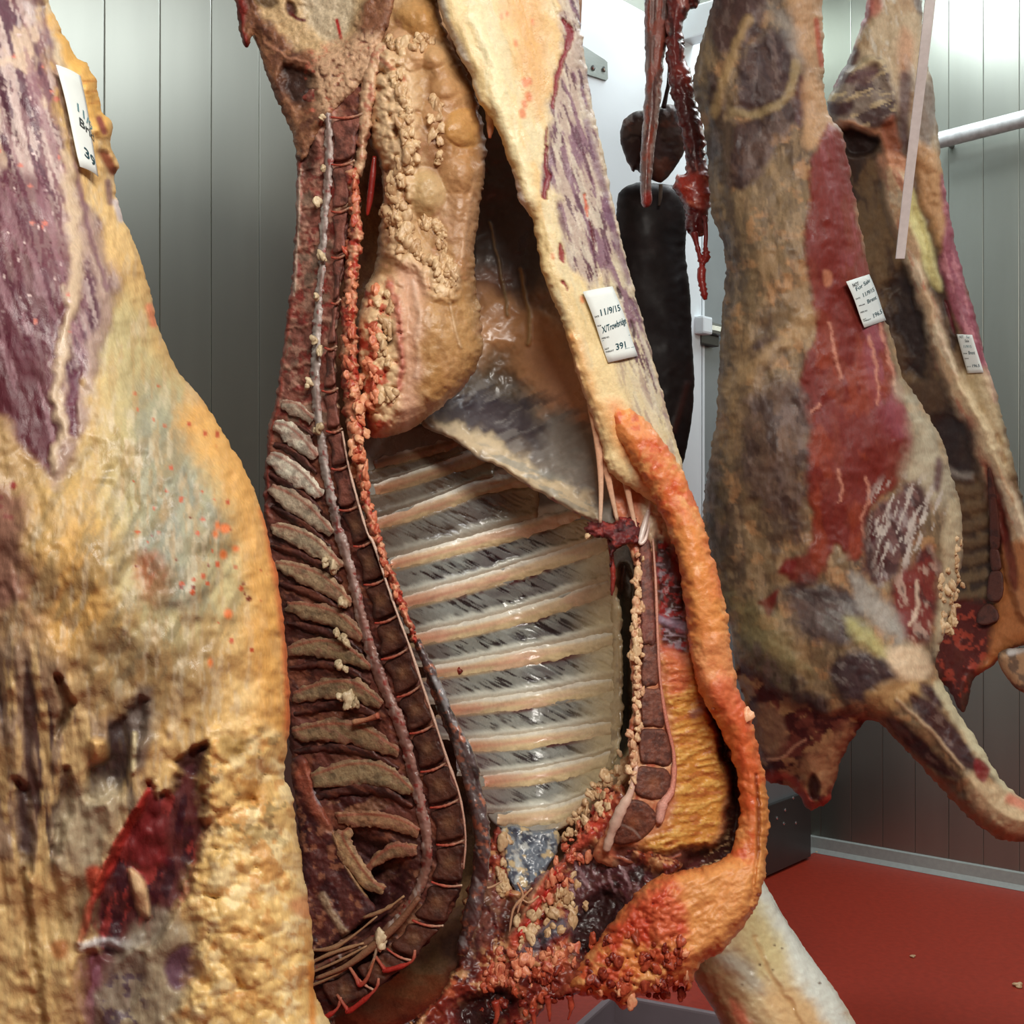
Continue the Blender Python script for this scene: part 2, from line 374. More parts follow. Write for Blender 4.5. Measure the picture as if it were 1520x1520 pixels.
def panels(wall, frame, x0, pitch, a, b):
    first = None
    for k in range(int((a-x0)/pitch)-1, int((b-x0)/pitch)+2):
        lo, hi = max(x0+k*pitch, a), min(x0+(k+1)*pitch, b)
        if hi-lo < .02: continue
        box('wall_panel', (lo+.0004, -.075, .001), (hi-.0004, 0, CEIL-.001), wall, steel, .0022, frame)
panels(wl, FD, 2.917, .1355, 2.45, LEN1-.05)
panels(wl, FD, 2.917, .1355, 0, .10)
panels(wr, FR, .559, .1285, 0, 3.2)
box('wall_panel', (3.2, -.075, 0), (LEN2, 0, CEIL), wr, steel, 0, FR)
box('wall_panel', (.10, -.075, 2.96), (2.45, 0, CEIL), wl, steel, .003, FD)
grey_base = plain('grey_skirting', (150, 156, 152), rough=.5)
def skirting(name, frame, a, b):
    o_, ex, ey, ez = frame; bm = bmesh.new(); prof = [(.001, .001), (.030, .001), (.016, .018), (.012, .058), (.001, .062)]
    L = [bm.verts.new(o_+ex*a+ey*y+ez*z) for y, z in prof]; R_ = [bm.verts.new(o_+ex*b+ey*y+ez*z) for y, z in prof]
    for i in range(5): bm.faces.new((L[i], L[(i+1) % 5], R_[(i+1) % 5], R_[i]))
    bm.faces.new(L); bm.faces.new(R_); bmesh.ops.recalc_face_normals(bm, faces=bm.faces[:])
    return struct(bm_obj(name, bm, None, grey_base))
skirting('baseboard_right', FR, .0, LEN2-.02)
skirting('baseboard_left', FD, .0, .11)
# door with jamb, hinge, lever
dr = struct(box('door_1', (.955, .0, .03), (2.44, .075, 2.94), None, white_gloss, .006, FD))
jb = struct(box('trim_1', (.115, -.075, .002), (.948, .045, 2.955), None, grey_jamb, .004, FD))
box('edge_strip', (.925, .045, .3), (.947, .06, 2.95), jb, white_gloss, .003, FD)
box('edge_strip', (.895, .045, .3), (.91, .055, 2.95), jb, white_gloss, .003, FD)
zs = hit(1050, 720, FD, .045)[1]
box('seam_strip', (.12, .045, zs-.003), (.89, .048, zs+.003), jb, dark_steel, .001, FD)
# kick plate and bolts low on the jamb
zk = hit(1165, 1187, FD, .06)[1]
kp = box('kick_plate', (.118, .045, .01), (.9, .062, zk), jb, dark_steel, .003, FD)
def bolt(u, v, off, r, parent, frame, mat):
    x, z = hit(u, v, frame, off); o_, ex, ey, ez = frame; bm = bmesh.new()
    for i, (yy, rr) in enumerate(((0, 1), (.35, 1), (.6, .8), (.75, .45))):
        ring = [bm.verts.new((rr*r*math.cos(t*math.pi/3), yy*r, rr*r*math.sin(t*math.pi/3))) for t in range(6)]
        if i: [bm.faces.new((prev[j], prev[(j+1) % 6], ring[(j+1) % 6], ring[j])) for j in range(6)]
        else: bm.faces.new(ring[::-1])
        prev = ring
    bm.faces.new(prev); p0 = Vector(origin(parent))
    for w in bm.verts: w.co = o_+ex*(x+w.co.x)+ey*(off+w.co.y)+ez*(z+w.co.z)-p0
    bmesh.ops.recalc_face_normals(bm, faces=bm.faces[:]); return bm_obj('bolt', bm, parent, mat)
for u, v in ((1153, 1214), (1165, 1202), (1163, 1222), (1181, 1221), (1177, 1184)): bolt(u, v, .062, .007, kp, FD, chrome)
def plate(name, px, off, th, frame, parent, mat):
    o_, ex, ey, ez = frame; p0 = Vector(origin(parent)); bm = bmesh.new(); q = [hit(u, v, frame, off+th) for u, v in px]
    a = [bm.verts.new(o_+ex*x+ey*off+ez*z-p0) for x, z in q]; b = [bm.verts.new(o_+ex*x+ey*(off+th)+ez*z-p0) for x, z in q]
    bm.faces.new(a); bm.faces.new(b)
    for i in range(len(q)): bm.faces.new((a[i], a[(i+1) % len(q)], b[(i+1) % len(q)], b[i]))
    bmesh.ops.recalc_face_normals(bm, faces=bm.faces[:]); bmesh.ops.bevel(bm, geom=bm.edges[:], offset=.0015, segments=1, affect='EDGES')
    return bm_obj(name, bm, parent, mat)
hg = plate('hinge', [(760, 5), (815, 37), (856, 61), (898, 88), (902, 92), (903, 117), (900, 120), (863, 108), (790, 85), (760, 76)], .075, .006, FD, dr, brushed)
for u, v in ((863, 73), (880, 101), (896, 103), (835, 66)): bolt(u, v, .081, .0085, hg, FD, chrome)
# lever handle on the jamb
hx, hz = hit(1024, 484, FD, .05); hx2, _ = hit(1072, 490, FD, .08)
lv = box('lever_handle', (hx-.26, .065, hz-.022), (hx-.02, .10, hz+.018), jb, chrome, .012, FD)
box('handle_base', (hx-.05, .045, hz-.03), (hx+.012, .11, hz+.03), lv, white_gloss, .008, FD)
box('handle_bracket', (hx-.15, .046, hz-.058), (hx-.03, .075, hz-.02), lv, dark_steel, .004, FD)
# boxed header beam out of the door wall, and the steel rail on the right wall
bx, bz = hit(1003, 62, FD, .05)
beam = box('header_beam', (bx-.07, .02, bz), (bx, .40, bz+.105), None, white_gloss, .006, FD)
tag(beam, 'white boxed beam end reaching out above the door', 'beam')
# ------------------------------------------------------------------ the central side of beef, cut face and rib cage towards the camera
fl_dry = flesh('dried_meat', rough=.5, bump=.55, scale=190, mott=.28)
fl_wet = flesh('wet_lining', rough=.30, bump=.30, scale=130, mott=.10, spec=.6, coat=.25)
fl_fat = flesh('soft_fat', rough=.42, bump=.38, scale=190, mott=.11, sss=.06)
fl_cut = flesh('cut_bone', rough=.55, bump=.5, scale=330, mott=.22)
fat_pale = fatmat('pale_suet', (184, 146, 106), (222, 192, 150))
fat_pink = fatmat('bloody_suet', (176, 70, 50), (226, 150, 112))
fat_red = fatmat('red_suet', (104, 24, 18), (186, 84, 54))
GC = 'sides of beef hanging in the cold room'
mid = thing('beef_side', (0, 1.82, .72), 'split side of beef hanging in the middle, its ribs and spine showing', 'meat', GC)

D_back = TPS([(350, -60, 2.0), (500, 0, 2.0), (430, 500, 2.02), (400, 800, 2.04), (440, 1200, 2.04), (470, 1520, 1.98), (700, 500, 2.14), (760, 900, 2.20), (760, 1200, 2.12), (640, 1450, 1.95), (1000, 700, 2.05), (1080, 1000, 2.0), (1110, 1250, 1.98), (900, 1300, 1.96), (1000, 500, 2.02), (860, 0, 1.98)])
p = Patch([(352, -70), (352, 0), (420, 150), (445, 250), (430, 480), (400, 650), (398, 800), (425, 950), (440, 1100), (448, 1250), (470, 1400), (480, 1530), (600, 1520), (720, 1440), (850, 1420), (980, 1420), (1080, 1360), (1118, 1250), (1105, 1130), (1075, 1000), (1040, 850), (1000, 720), (935, 560), (885, 380), (845, 180), (825, -70)], D_back, 4, 40, .05, .05, col=(150, 104, 72))
p.noise((96, 56, 42), 40, .5, .7, .7); p.noise((190, 150, 100), 70, .55, .75, .5, seed=3); p.disp(.01, 60)
p.build('body_wall', mid, fl_dry)

# --- pelvis cut at the top left
D_sp = TPS([(350, -60, 1.86), (545, 0, 1.81), (430, 300, 1.86), (520, 300, 1.80), (430, 500, 1.86), (520, 500, 1.79), (400, 800, 1.88), (560, 800, 1.785), (440, 1200, 1.88), (690, 1200, 1.765), (460, 1500, 1.84), (700, 1400, 1.76)])
p = Patch([(345, -70), (350, 8), (358, 60), (368, 70), (378, 52), (392, 100), (412, 150), (432, 195), (447, 240), (470, 200), (500, 160), (530, 130), (560, 90), (575, -70)], lambda u, v: D_sp(u, v)-.009, 2, 14, .009, .05, rag=2, soft=True, col=(128, 84, 60))
p.noise((88, 52, 40), 26, .45, .7, .8); p.noise((158, 112, 80), 14, .55, .75, .7, seed=2)
p.fill([(378, -70), (392, 22), (412, 45), (440, 72), (470, 80), (505, 70), (530, 40), (540, -70)], (206, 176, 132), 7, .95, -.012, 7, 22)
p.fill([(440, -70), (455, 25), (480, 58), (505, 60), (520, 30), (528, -70)], (196, 182, 156), 8, .8, -.006, 6, 20, 2)
p.fill([(425, 2), (436, 6), (440, 20), (430, 24), (424, 14)], (72, 28, 24), 3, .95, -.006); p.stroke([(432, 20), (442, 28), (452, 30)], 2.5, (92, 24, 22), 2)
p.fill([(380, -10), (405, -6), (410, 8), (395, 12), (378, 4)], (88, 66, 44), 4, .9, -.006, 4, 10)
p.fill([(346, 5), (362, 0), (366, 25), (360, 45), (372, 62), (362, 74), (354, 60), (356, 30)], (128, 34, 26), 4, 1, .006, 3, 10)
p.fill([(418, 105), (440, 98), (466, 112), (470, 138), (448, 158), (425, 140)], (52, 34, 30), 8, .92, -.012, 7, 16)
p.stroke([(392, 62), (420, 82), (455, 92)], 2, (196, 140, 110), 2, .6, .002, 3)
p.stroke([(500, 30), (506, 56)], 2.5, (170, 30, 28), 1.5)
p.noise((178, 88, 66), 10, .6, .75, .8, seed=5, mask=p.mask([(440, 85), (520, 60), (560, 70), (540, 130), (470, 190), (450, 120)], 10))
p.curds(7, .003, p.mask([(470, 80), (560, 50), (570, 110), (480, 170)], 12), 1, (206, 168, 134)); p.disp(.003, 14)
pel = p; p.build('pelvis_cut', mid, fl_dry)

# --- chine: the split spine with its finger bones
canal = [(483, 130), (487, 190), (488, 250), (485, 290), (480, 330), (478, 400), (472, 450), (469, 520), (468, 570), (472, 620), (480, 680), (490, 730), (500, 780), (515, 830), (528, 880), (540, 930), (555, 980), (575, 1030), (595, 1080), (609, 1130), (621, 1180), (631, 1230), (634, 1275), (624, 1315), (604, 1350), (580, 1376), (552, 1396), (505, 1418), (460, 1442)]
ventral = [(548, 130), (535, 200), (522, 260), (518, 330), (512, 400), (505, 450), (500, 520), (502, 580), (508, 640), (517, 690), (530, 740), (545, 790), (555, 808), (574, 866), (592, 917), (608, 960), (626, 1014), (645, 1070), (663, 1125), (682, 1180), (691, 1240), (688, 1290), (676, 1345), (650, 1380), (610, 1428), (555, 1470), (500, 1500), (460, 1512)]
spine = [(446, 140), (440, 260), (436, 380), (428, 450), (418, 530), (409, 590), (398, 640), (393, 700), (391, 760), (396, 820), (410, 880), (418, 940), (424, 1000), (430, 1100), (440, 1200), (448, 1290), (456, 1400), (462, 1525), (500, 1532)]+ventral[::-1][1:]
p = Patch(spine, D_sp, 2, 8, .012, .045, rag=2.5, col=(112, 62, 52))
p.noise((70, 36, 31), 22, .42, .62, .85, ang=35, st=2); p.noise((148, 92, 70), 16, .56, .74, .75, ang=30, st=2, seed=3)
lum = p.mask([(430, 130), (500, 130), (500, 600), (400, 640), (400, 500)], 12)
p.mix(lum*.55, (158, 100, 86)); p.noise((190, 146, 126), 16, .52, .72, .75, seed=5, mask=lum); p.noise((130, 40, 36), 12, .58, .72, .8, seed=6, mask=lum); p.noise((120, 104, 88), 20, .6, .72, .7, seed=7, mask=lum)
for i, y in enumerate(range(190, 640, 58)):
    p.stroke([(444-(y-140)*.09, y+8), (460, y+2), (476, y-8)], 2, (188, 140, 118), 2, .6, .003, 4, 10, i)
    p.stroke([(500, y+6), (520, y-4)], 3.5, (206, 170, 140), 2, .7, .004, 4, 10, i)
p.fill([(420, 160), (450, 155), (470, 190), (462, 260), (446, 250)], (64, 44, 36), 8, .8, -.006, 6)
p.stroke([(445, 230), (441, 330), (430, 460), (412, 590), (399, 660), (394, 760)], 3, (150, 62, 48), 3, .8, .003, 3, 12)
p.stroke([(446, 250), (443, 330), (436, 440)], 1.4, (206, 190, 170), 1, .7, .002, 2)
low = p.mask([(440, 1180), (520, 1150), (640, 1330), (640, 1530), (440, 1540)], 30)
p.noise((66, 26, 26), 30, .35, .6, .9, seed=4, mask=low); p.noise((180, 130, 98), 14, .62, .74, .6, ang=-25, st=2.5, seed=2, mask=low)
deep = p.mask([(500, 1240), (560, 1250), (600, 1290), (580, 1350), (510, 1390), (470, 1330), (478, 1260)], 14)
p.mix(deep*.8, (58, 24, 26)); p.h -= .02*deep
p.fill([(440, 1440), (560, 1420), (640, 1390), (700, 1300), (720, 1400), (640, 1500), (560, 1540), (440, 1540)], (60, 20, 18), 12, .75, -.008, 10)
p.disp(.004, 18, mask=1.); p.disp(.0018, 6, ang=40, st=2)
spn = p; chine = p.build('chine', mid, fl_dry)
D_on = lambda u, v: D_sp(u, v)-.006

# vertebral bodies
ci = catmull(canal, False, 8); vi = catmull(ventral, False, 8)
def near(P, y, lim=1290): return P[np.argmin(abs(P[:np.argmax(P[:, 1] > lim) or len(P), 1]-y))]
seps = [((492, y+6), (near(vi, y)[0], y)) for y in (168, 238, 308, 376, 444)]+[((482, 516), (500, 514)), ((478, 580), (502, 576)), ((484, 640), (508, 636)), ((492, 696), (518, 690)), ((503, 757), (533, 750)), ((525, 811), (553, 802)), ((540, 868), (573, 858)), ((556, 925), (592, 912)), ((566, 979), (608, 961)), ((589, 1035), (626, 1016)), ((608, 1089), (646, 1074)), ((624, 1146), (664, 1131)), ((638, 1199), (684, 1185)), ((648, 1254), (692, 1246)), ((640, 1309), (686, 1314)), ((612, 1366), (658, 1374)), ((574, 1408), (614, 1426)), ((522, 1442), (556, 1470)), ((470, 1466), (500, 1502))]
for i, (a, b) in enumerate(zip(seps[:-1], seps[1:])):
    (ax, ay), (bx, by) = a; (cx, cy), (dx, dy) = b; g = .10
    q = np.array([(ax+(cx-ax)*g+3, ay+(cy-ay)*g), (bx+(dx-bx)*g-3, by+(dy-by)*g), ((bx+dx)/2-5, (by+dy)/2), (dx+(bx-dx)*g-3, dy+(by-dy)*g), (cx+(ax-cx)*g+3, cy+(ay-cy)*g), ((ax+cx)/2+5, (ay+cy)/2)])
    late = i > 8
    p = Patch(q, lambda u, v: D_on(u, v)-.004, 2, 5, .006, .02, rag=1, col=(92, 54, 42) if late else (142, 86, 74))
    m = q.mean(0); p.noise((58, 30, 26), 14, .45, .7, .7, seed=i); p.mix(np.exp(-(((p.U-m[0])/9)**2+((p.V-m[1])/10)**2))*.55*(late), (150, 108, 76))
    if not late: p.noise((150, 96, 80), 10, .55, .75, .5, seed=i)
    p.disp(.0015, 6); p.build('vertebra', chine, fl_cut)
    # pale disc between neighbours
    z = np.linspace(0, 1, 5); bow = np.stack([ax+(bx-ax)*z, ay+(by-ay)*z+4*np.sin(z*np.pi)], 1)
    pr = ptube('disc', bow, lambda u, v: D_on(u, v)-.006, [1.6, 2.2, 1.6], chine, fl_cut, seg=6, cols=[(170, 48, 36), (190, 110, 88), (206, 176, 150)], jit=.2, seed=i)
# spinal cord and the white ventral ligament
p = Patch(band(canal, [4, 6.5, 6, 5.5, 7, 6.5, 7, 7.5, 8, 8.5, 8.5, 8.5, 8.5, 8, 7.5, 6, 4]), lambda u, v: D_on(u, v)-.006, 1.8, 9, .007, .012, smooth=False, rag=2.2, rsc=7, soft=True, col=(172, 158, 152))
p.mix(sst(700, 960, p.V)*.75, (150, 98, 84)); p.mix(sst(1180, 1400, p.V)*.8, (116, 76, 54)); p.noise((130, 84, 74), 12, .6, .74, .5, ang=80, st=4); p.noise((206, 194, 186), 8, .58, .74, .5, ang=80, st=4, seed=3); p.noise((140, 40, 34), 9, .72, .8, .8, seed=5); p.noise((96, 56, 50), 40, .66, .76, .5, seed=6); p.disp(.0008, 14); p.build('spinal_cord', chine, flesh('cord_sheath', rough=.42, bump=.2, scale=140, mott=.1))
ptube('ventral_ligament', ventral[8:22], lambda u, v: D_on(u, v)-.012, [1.5, 2, 1.8, 2.2, 1.6], chine, fl_cut, seg=6, cols=[(214, 180, 160), (222, 196, 178), (210, 176, 156), (196, 150, 130)], jit=.3)
# finger bones: (canal end ... back end), half widths, tone with the lower bones' shade painted in
fb = [([(464, 625), (440, 606), (418, 600)], (5, 8, 4), (206, 190, 168)), ([(470, 680), (445, 655), (425, 640), (405, 632)], (4, 10, 10, 4), (232, 220, 200)),
      ([(477, 738), (450, 712), (420, 690), (398, 676)], (4, 11, 11, 4), (232, 220, 200)), ([(492, 792), (460, 762), (430, 742), (402, 724)], (4, 11, 11, 4), (190, 174, 150)),
      ([(506, 842), (470, 812), (435, 795), (400, 782)], (4, 11, 11, 4), (196, 178, 148)), ([(523, 898), (485, 868), (450, 852), (408, 838)], (4, 11, 11, 4), (178, 154, 122)),
      ([(538, 948), (505, 922), (465, 908), (424, 898)], (4, 11, 11, 4), (152, 128, 98)), ([(550, 992), (515, 970), (475, 960), (428, 966)], (4, 11, 11, 5), (150, 128, 96)),
      ([(566, 1046), (530, 1026), (490, 1022), (434, 1034)], (4, 12, 12, 6), (146, 122, 92)), ([(592, 1118), (545, 1094), (495, 1084), (434, 1090)], (5, 12, 12, 6), (140, 116, 86)),
      ([(612, 1176), (570, 1150), (520, 1146), (462, 1158)], (5, 13, 14, 8), (150, 130, 98)), ([(622, 1236), (590, 1222), (545, 1216), (500, 1216)], (5, 8, 9, 6), (160, 122, 90)),
      ([(570, 1322), (548, 1310), (525, 1280), (508, 1248), (520, 1232)], (4, 8, 10, 10, 5), (168, 138, 100)), ([(618, 1262), (585, 1262), (560, 1276), (545, 1290)], (5, 8, 6, 3), (150, 116, 84))]
for i, (c, w, col) in enumerate(fb):
    p = Patch(band(c, [x*1.42 for x in w]), lambda u, v: D_on(u, v)-.0045, 2, 8, .0035, .02, rag=3.5, rsc=12, smooth=False, soft=True, col=tuple(min(255, int(x*1.06)) for x in col))
    e = sst(8, 1, p.sd); p.mix(e*.55, (132, 80, 66)); p.noise((150, 96, 80), 9, .58, .72, .6, ang=30, st=3, seed=i+5)
    p.noise(tuple(int(x*.75) for x in col), 12, .45, .75, .8, seed=i); p.noise(tuple(min(int(x*1.15), 255) for x in col), 9, .55, .8, .7, seed=i+2)
    p.stroke([(x, y-w[min(k, len(w)-1)]*.85) for k, (x, y) in enumerate(c)], 1.8, (156, 70, 52), 2, .7); p.disp(.0012, 6); p.build('finger_bone', chine, fl_cut)
    # lean between finger bones
    if i < 11:
        c2 = [(x+1, y+23+1.2*k) for k, (x, y) in enumerate(c)]; p = Patch(band(c2, [max(x-4, 3) for x in w]), lambda u, v: D_on(u, v)-.002, 2, 6, .01, .02, rag=2, smooth=False, col=(84, 44, 37))
        p.noise((46, 22, 20), 10, .45, .7, .8, ang=25, st=3, seed=i); p.noise((116, 66, 50), 8, .58, .75, .7, ang=25, st=3, seed=i+1); p.disp(.0015, 6, ang=25, st=3); p.build('lean_strip', chine, fl_dry)
pale_tip = fatmat('pale_nerve_fat', (172, 150, 116), (226, 206, 170))
lobules(chine, lambda u, v: D_on(u, v)-.012, [(482, 832, 6), (494, 842, 8), (482, 838, 5), (510, 897, 8), (505, 893, 5), (500, 940, 6), (510, 948, 8), (514, 956, 5), (503, 988, 7), (512, 994, 5), (506, 1035, 8), (518, 1038, 9), (528, 1044, 7), (520, 1050, 5), (474, 520, 6), (466, 505, 6), (470, 440, 6), (478, 380, 6), (472, 300, 7), (480, 250, 5), (478, 175, 6), (564, 1393, 10), (568, 1401, 8), (455, 575, 6), (460, 566, 5), (473, 636, 8), (470, 640, 6)], pale_tip)
ptube('nerve_stub', [(525, 1072), (545, 1068), (562, 1062)], lambda u, v: D_on(u, v)-.014, [5, 3.5, 5], chine, fl_cut, seg=8, cols=[(190, 140, 106), (176, 96, 72)])
ptube('nerve_stub', [(562, 1396), (556, 1420), (546, 1440)], lambda u, v: D_on(u, v)-.010, [4, 2, 1], chine, fl_cut, seg=6, cols=[(200, 180, 150), (110, 66, 50)])
ptube('sinew', [(470, 1452), (510, 1436), (545, 1412), (590, 1372), (622, 1332)], lambda u, v: D_on(u, v)-.010, [3, 4, 6, 6, 4], chine, fl_cut, seg=8, cols=[(146, 106, 78), (150, 108, 80), (128, 84, 62)])
ptube('sinew', [(515, 1430), (528, 1450), (534, 1462), (545, 1452), (556, 1422)], lambda u, v: D_on(u, v)-.010, [2, 3, 4, 3, 2], chine, fl_cut, seg=6, cols=[(176, 120, 90), (170, 44, 34), (170, 110, 80)])
for a, b in (((520, 1500), (556, 1470)), ((575, 1440), (610, 1428)), ((478, 1512), (500, 1498))):
    ptube('sinew', [(a[0]-20, a[1]-24), (a[0]-6, a[1]-4), a, b, (b[0]+6, b[1]-18)], lambda u, v: D_on(u, v)-.008, [2, 3, 4, 3, 1.5], chine, fl_cut, seg=6, cols=[(160, 96, 70), (170, 40, 30), (176, 44, 34), (190, 120, 96)], jit=.3)
for i, pts in enumerate(([(440, 1440), (490, 1416), (540, 1400)], [(440, 1452), (495, 1430), (545, 1404)], [(445, 1470), (500, 1446), (550, 1412)], [(450, 1410), (500, 1405), (560, 1360)], [(540, 1362), (572, 1350), (600, 1330)])):
    ptube('sinew', pts, lambda u, v: D_on(u, v)-.006, [2, 3.2, 1.5], chine, fl_cut, seg=6, cols=[(150, 112, 82), (176, 136, 100)], jit=.4, seed=i)
# arch of the last ribs seen from inside at the lower left
p = Patch([(432, 1130), (455, 1125), (470, 1180), (490, 1215), (500, 1240), (520, 1290), (545, 1330), (560, 1350), (545, 1365), (500, 1400), (470, 1420), (452, 1420), (446, 1300), (440, 1200)], lambda u, v: D_sp(u, v)-.008, 2, 10, .014, .03, rag=2, col=(92, 48, 44))
p.noise((58, 26, 30), 20, .42, .65, .85, ang=60, st=2); p.noise((168, 112, 84), 14, .6, .75, .7, seed=3); p.stroke([(500, 1240), (520, 1285), (548, 1325), (566, 1328)], 7, (166, 128, 90), 3, 1, .006, 2)
p.fill([(440, 1140), (470, 1130), (482, 1170), (492, 1220), (470, 1215), (448, 1180)], (156, 84, 62), 8, .8, .004, 6); p.fill([(465, 1170), (476, 1172), (482, 1195), (472, 1192)], (160, 160, 166), 3, .9)
p.stroke([(480, 1330), (500, 1370), (512, 1386)], 6, (166, 140, 112), 3, .9, .004, 3); p.disp(.004, 14); p.build('shoulder_lean', chine, fl_dry)

# --- rib cage seen from inside
D_cage = TPS([(530, 640, 1.86), (545, 800, 1.85), (690, 680, 2.02), (850, 780, 2.0), (930, 830, 1.92), (590, 900, 1.85), (750, 900, 2.05), (900, 900, 1.98), (650, 1060, 1.85), (790, 1060, 2.03), (920, 1050, 1.93), (715, 1190, 1.86), (800, 1180, 1.97), (910, 1165, 1.88), (760, 1260, 1.9), (860, 1240, 1.9)])
cageo = [(525, 640), (548, 740), (560, 790), (580, 850), (612, 940), (650, 1060), (690, 1140), (712, 1190), (735, 1225), (770, 1240), (820, 1236), (860, 1215), (900, 1178), (938, 1150), (945, 1000), (940, 900), (945, 800), (905, 770), (850, 745), (760, 690), (690, 635), (600, 630)]
p = Patch(cageo, D_cage, 2, 6, .01, .05, col=(140, 136, 128))
ribs = [[(555, 690), (640, 668), (730, 640)], [(556, 728), (640, 702), (715, 676), (750, 668)], [(560, 778), (650, 748), (720, 722), (800, 712)], [(578, 838), (680, 812), (780, 785), (862, 762)], [(597, 895), (680, 874), (780, 845), (880, 812), (912, 804)], [(616, 949), (700, 933), (780, 912), (880, 880), (914, 870)],
        [(636, 999), (700, 990), (780, 975), (880, 955), (914, 947)], [(662, 1054), (720, 1048), (780, 1041), (880, 1022), (914, 1015)], [(694, 1107), (760, 1102), (850, 1090), (914, 1079)], [(718, 1160), (790, 1153), (860, 1138), (912, 1122)], [(738, 1216), (810, 1210), (860, 1194), (905, 1166)]]
ribc = [catmull(r, False, 12) for r in ribs]
def yat(k, x): c = ribc[k]; return np.interp(x, c[:, 0], c[:, 1])
for k in range(len(ribs)-1):      # tissue of the spaces between the ribs
    top = yat(k, p.U)+12; bot = yat(k+1, p.U)-12; t = (p.V-top)/np.maximum(bot-top, 4); g = sst(-.05, .05, t)*sst(1.1, 1.0, t)
    p.mix(g, (112, 112, 108)); p.mix(g*sst(.55, .8, t), (196, 200, 190))
cage = p; 
xr = sst(620, 560+(p.V-700)*.36+70, p.U); p.mix(sst(905, 935, p.U+10*(fbm(p.U, p.V, 20)-.5)), (60, 52, 42))
p.mix(sst(840, 915, p.U)*sst(830, 900, p.V)*.6, (186, 172, 130)); p.fill([(918, 860), (932, 840), (945, 900), (938, 1000), (932, 1110), (912, 1110), (920, 1000)], (48, 40, 34), 6, .9, -.02, 4)
p.mix(sst(780, 660, p.V)*sst(720, 640, p.V)*.6, (92, 66, 42)); p.stroke([(905, 770), (906, 830), (900, 880)], 5, (120, 30, 22), 4, .8, 0, 5)  # upper cage browned: shadow of the kidney fat put into the colour
p.fill([(830, 1215), (905, 1150), (945, 1140), (960, 1180), (890, 1240), (830, 1245)], (214, 190, 150), 10, .9, .004, 8); p.disp(.003, 40)
cage_o = p.build('rib_cage', mid, fl_wet)
for k in range(len(ribs)-1):      # intercostal muscles, hatched with fibres running down to the right
    x0 = min(ribs[k][0][0], ribs[k+1][0][0])-16; x1 = [690, 735, 800, 880, 908, 916, 920, 920, 918, 900][k]
    xs = np.linspace(x0, x1, 14); q = np.r_[np.stack([xs, yat(k, xs)+7], 1), np.stack([xs, yat(k+1, xs)-8], 1)[::-1]]
    p = Patch(q, lambda u, v: D_cage(u, v)-.0035, 1.6, 9, .004, .012, smooth=False, rag=1.5, soft=True, col=(134, 136, 130))
    top = yat(k, p.U)+10; bot = yat(k+1, p.U)-10; t = np.clip((p.V-top)/np.maximum(bot-top, 4), 0, 1)
    tilt = 28; n1 = fbm(p.U, p.V, 3.4, 3, tilt, 9, k); n2 = fbm(p.U, p.V, 26, 3, -10, 2.5, k+1); n3 = fbm(p.U, p.V, 7, 3, tilt, 5, k+2)
    p.mix(sst(.42, .75, n2)*.75, (92, 86, 88)); dk = sst(.56, .68, n1)*sst(.28, .5, n2+.12*(k > 3))*sst(.02, .16, t)*sst(.92, .62, t); p.mix(dk, (36, 24, 28)); p.h -= .0016*dk
    p.mix(sst(.55, .7, n3)*.5*sst(.7, .3, t), (152, 158, 154)); lowb = sst(.50+.22*n2, .82, t+.15*(n3-.5)); p.mix(lowb, (204, 206, 194)); p.h += .004*lowb*sst(1, .8, t)
    p.mix(sst(.75, 1, t)*.5, (222, 200, 170)); p.mix(sst(.14, .0, t)*.8, (170, 140, 96))
    if k >= 3: rr = sst(.22, .08, t)*sst(.45, .6, fbm(p.U, p.V, 30, 2, seed=k))*sst(x0+60, x0+130, p.U)*sst(x1, x1-40, p.U); p.mix(rr*.95, (70, 16, 20))
    lf = sst(x0+85, x0+25, p.U); p.mix(lf*.55, (74, 52, 44) if k < 6 else (96, 66, 72)); rt = sst(x1-80, x1-12, p.U); p.mix(rt*.9, (194, 178, 138))
    if k < 3: p.mix(np.full(len(p.U), .45 if k == 2 else .7), (84, 66, 50))  # topmost spaces painted darker, the kidney fat's shadow in their colour
    p.h += .0012*(n1-.5); p.build('intercostal_muscle', cage_o, fl_wet)
for k, r in enumerate(ribs):
    w = [9, 15, 17, 16, 8] if k else [8, 10, 9]
    p = Patch(band(r, w, 10), lambda u, v: D_cage(u, v)-.0065, 1.6, 15, .0075, .016, smooth=False, rag=3, rsc=12, soft=True, col=(222, 200, 164))
    c = yat(k, p.U); t = (p.V-c)/12.; n = fbm(p.U, p.V, 30, 4, -12, 3, k)
    p.mix(sst(.1, .5, t)*.55, (210, 188, 138)); p.mix(sst(.45, .65, n)*.6, (216, 172, 148)); p.mix(np.exp(-((t-.15-.3*(n-.5))/.28)**2)*.5*sst(r[0][0]+260, r[0][0]+60, p.U), (196, 116, 94))
    p.mix(sst(-.3, -.8, t)*.5, (222, 212, 190)); p.mix(sst(r[0][0]+70, r[0][0], p.U)*.65, (176, 106, 80)); p.mix(sst(840, 900, p.U)*.85, (198, 180, 140))
    if k == 10: p.mix(np.full(len(p.U), .5), (214, 198, 158))
    if k < 3: p.mix(np.full(len(p.U), (.75, .6, .35)[k]), (112, 76, 48))  # top three ribs painted brown as shaded by the kidney fat
    up = sst(-.35, -.85, t+.4*(n-.5)); p.mix(up*.7, (222, 222, 212)); p.disp(.0025, 16, ang=-12, st=3); p.build('rib', cage_o, fl_wet)
lobules(cage_o, lambda u, v: D_cage(u, v)-.006, [(681, 996, 5, 1)], fat_red, 'blood_clot')
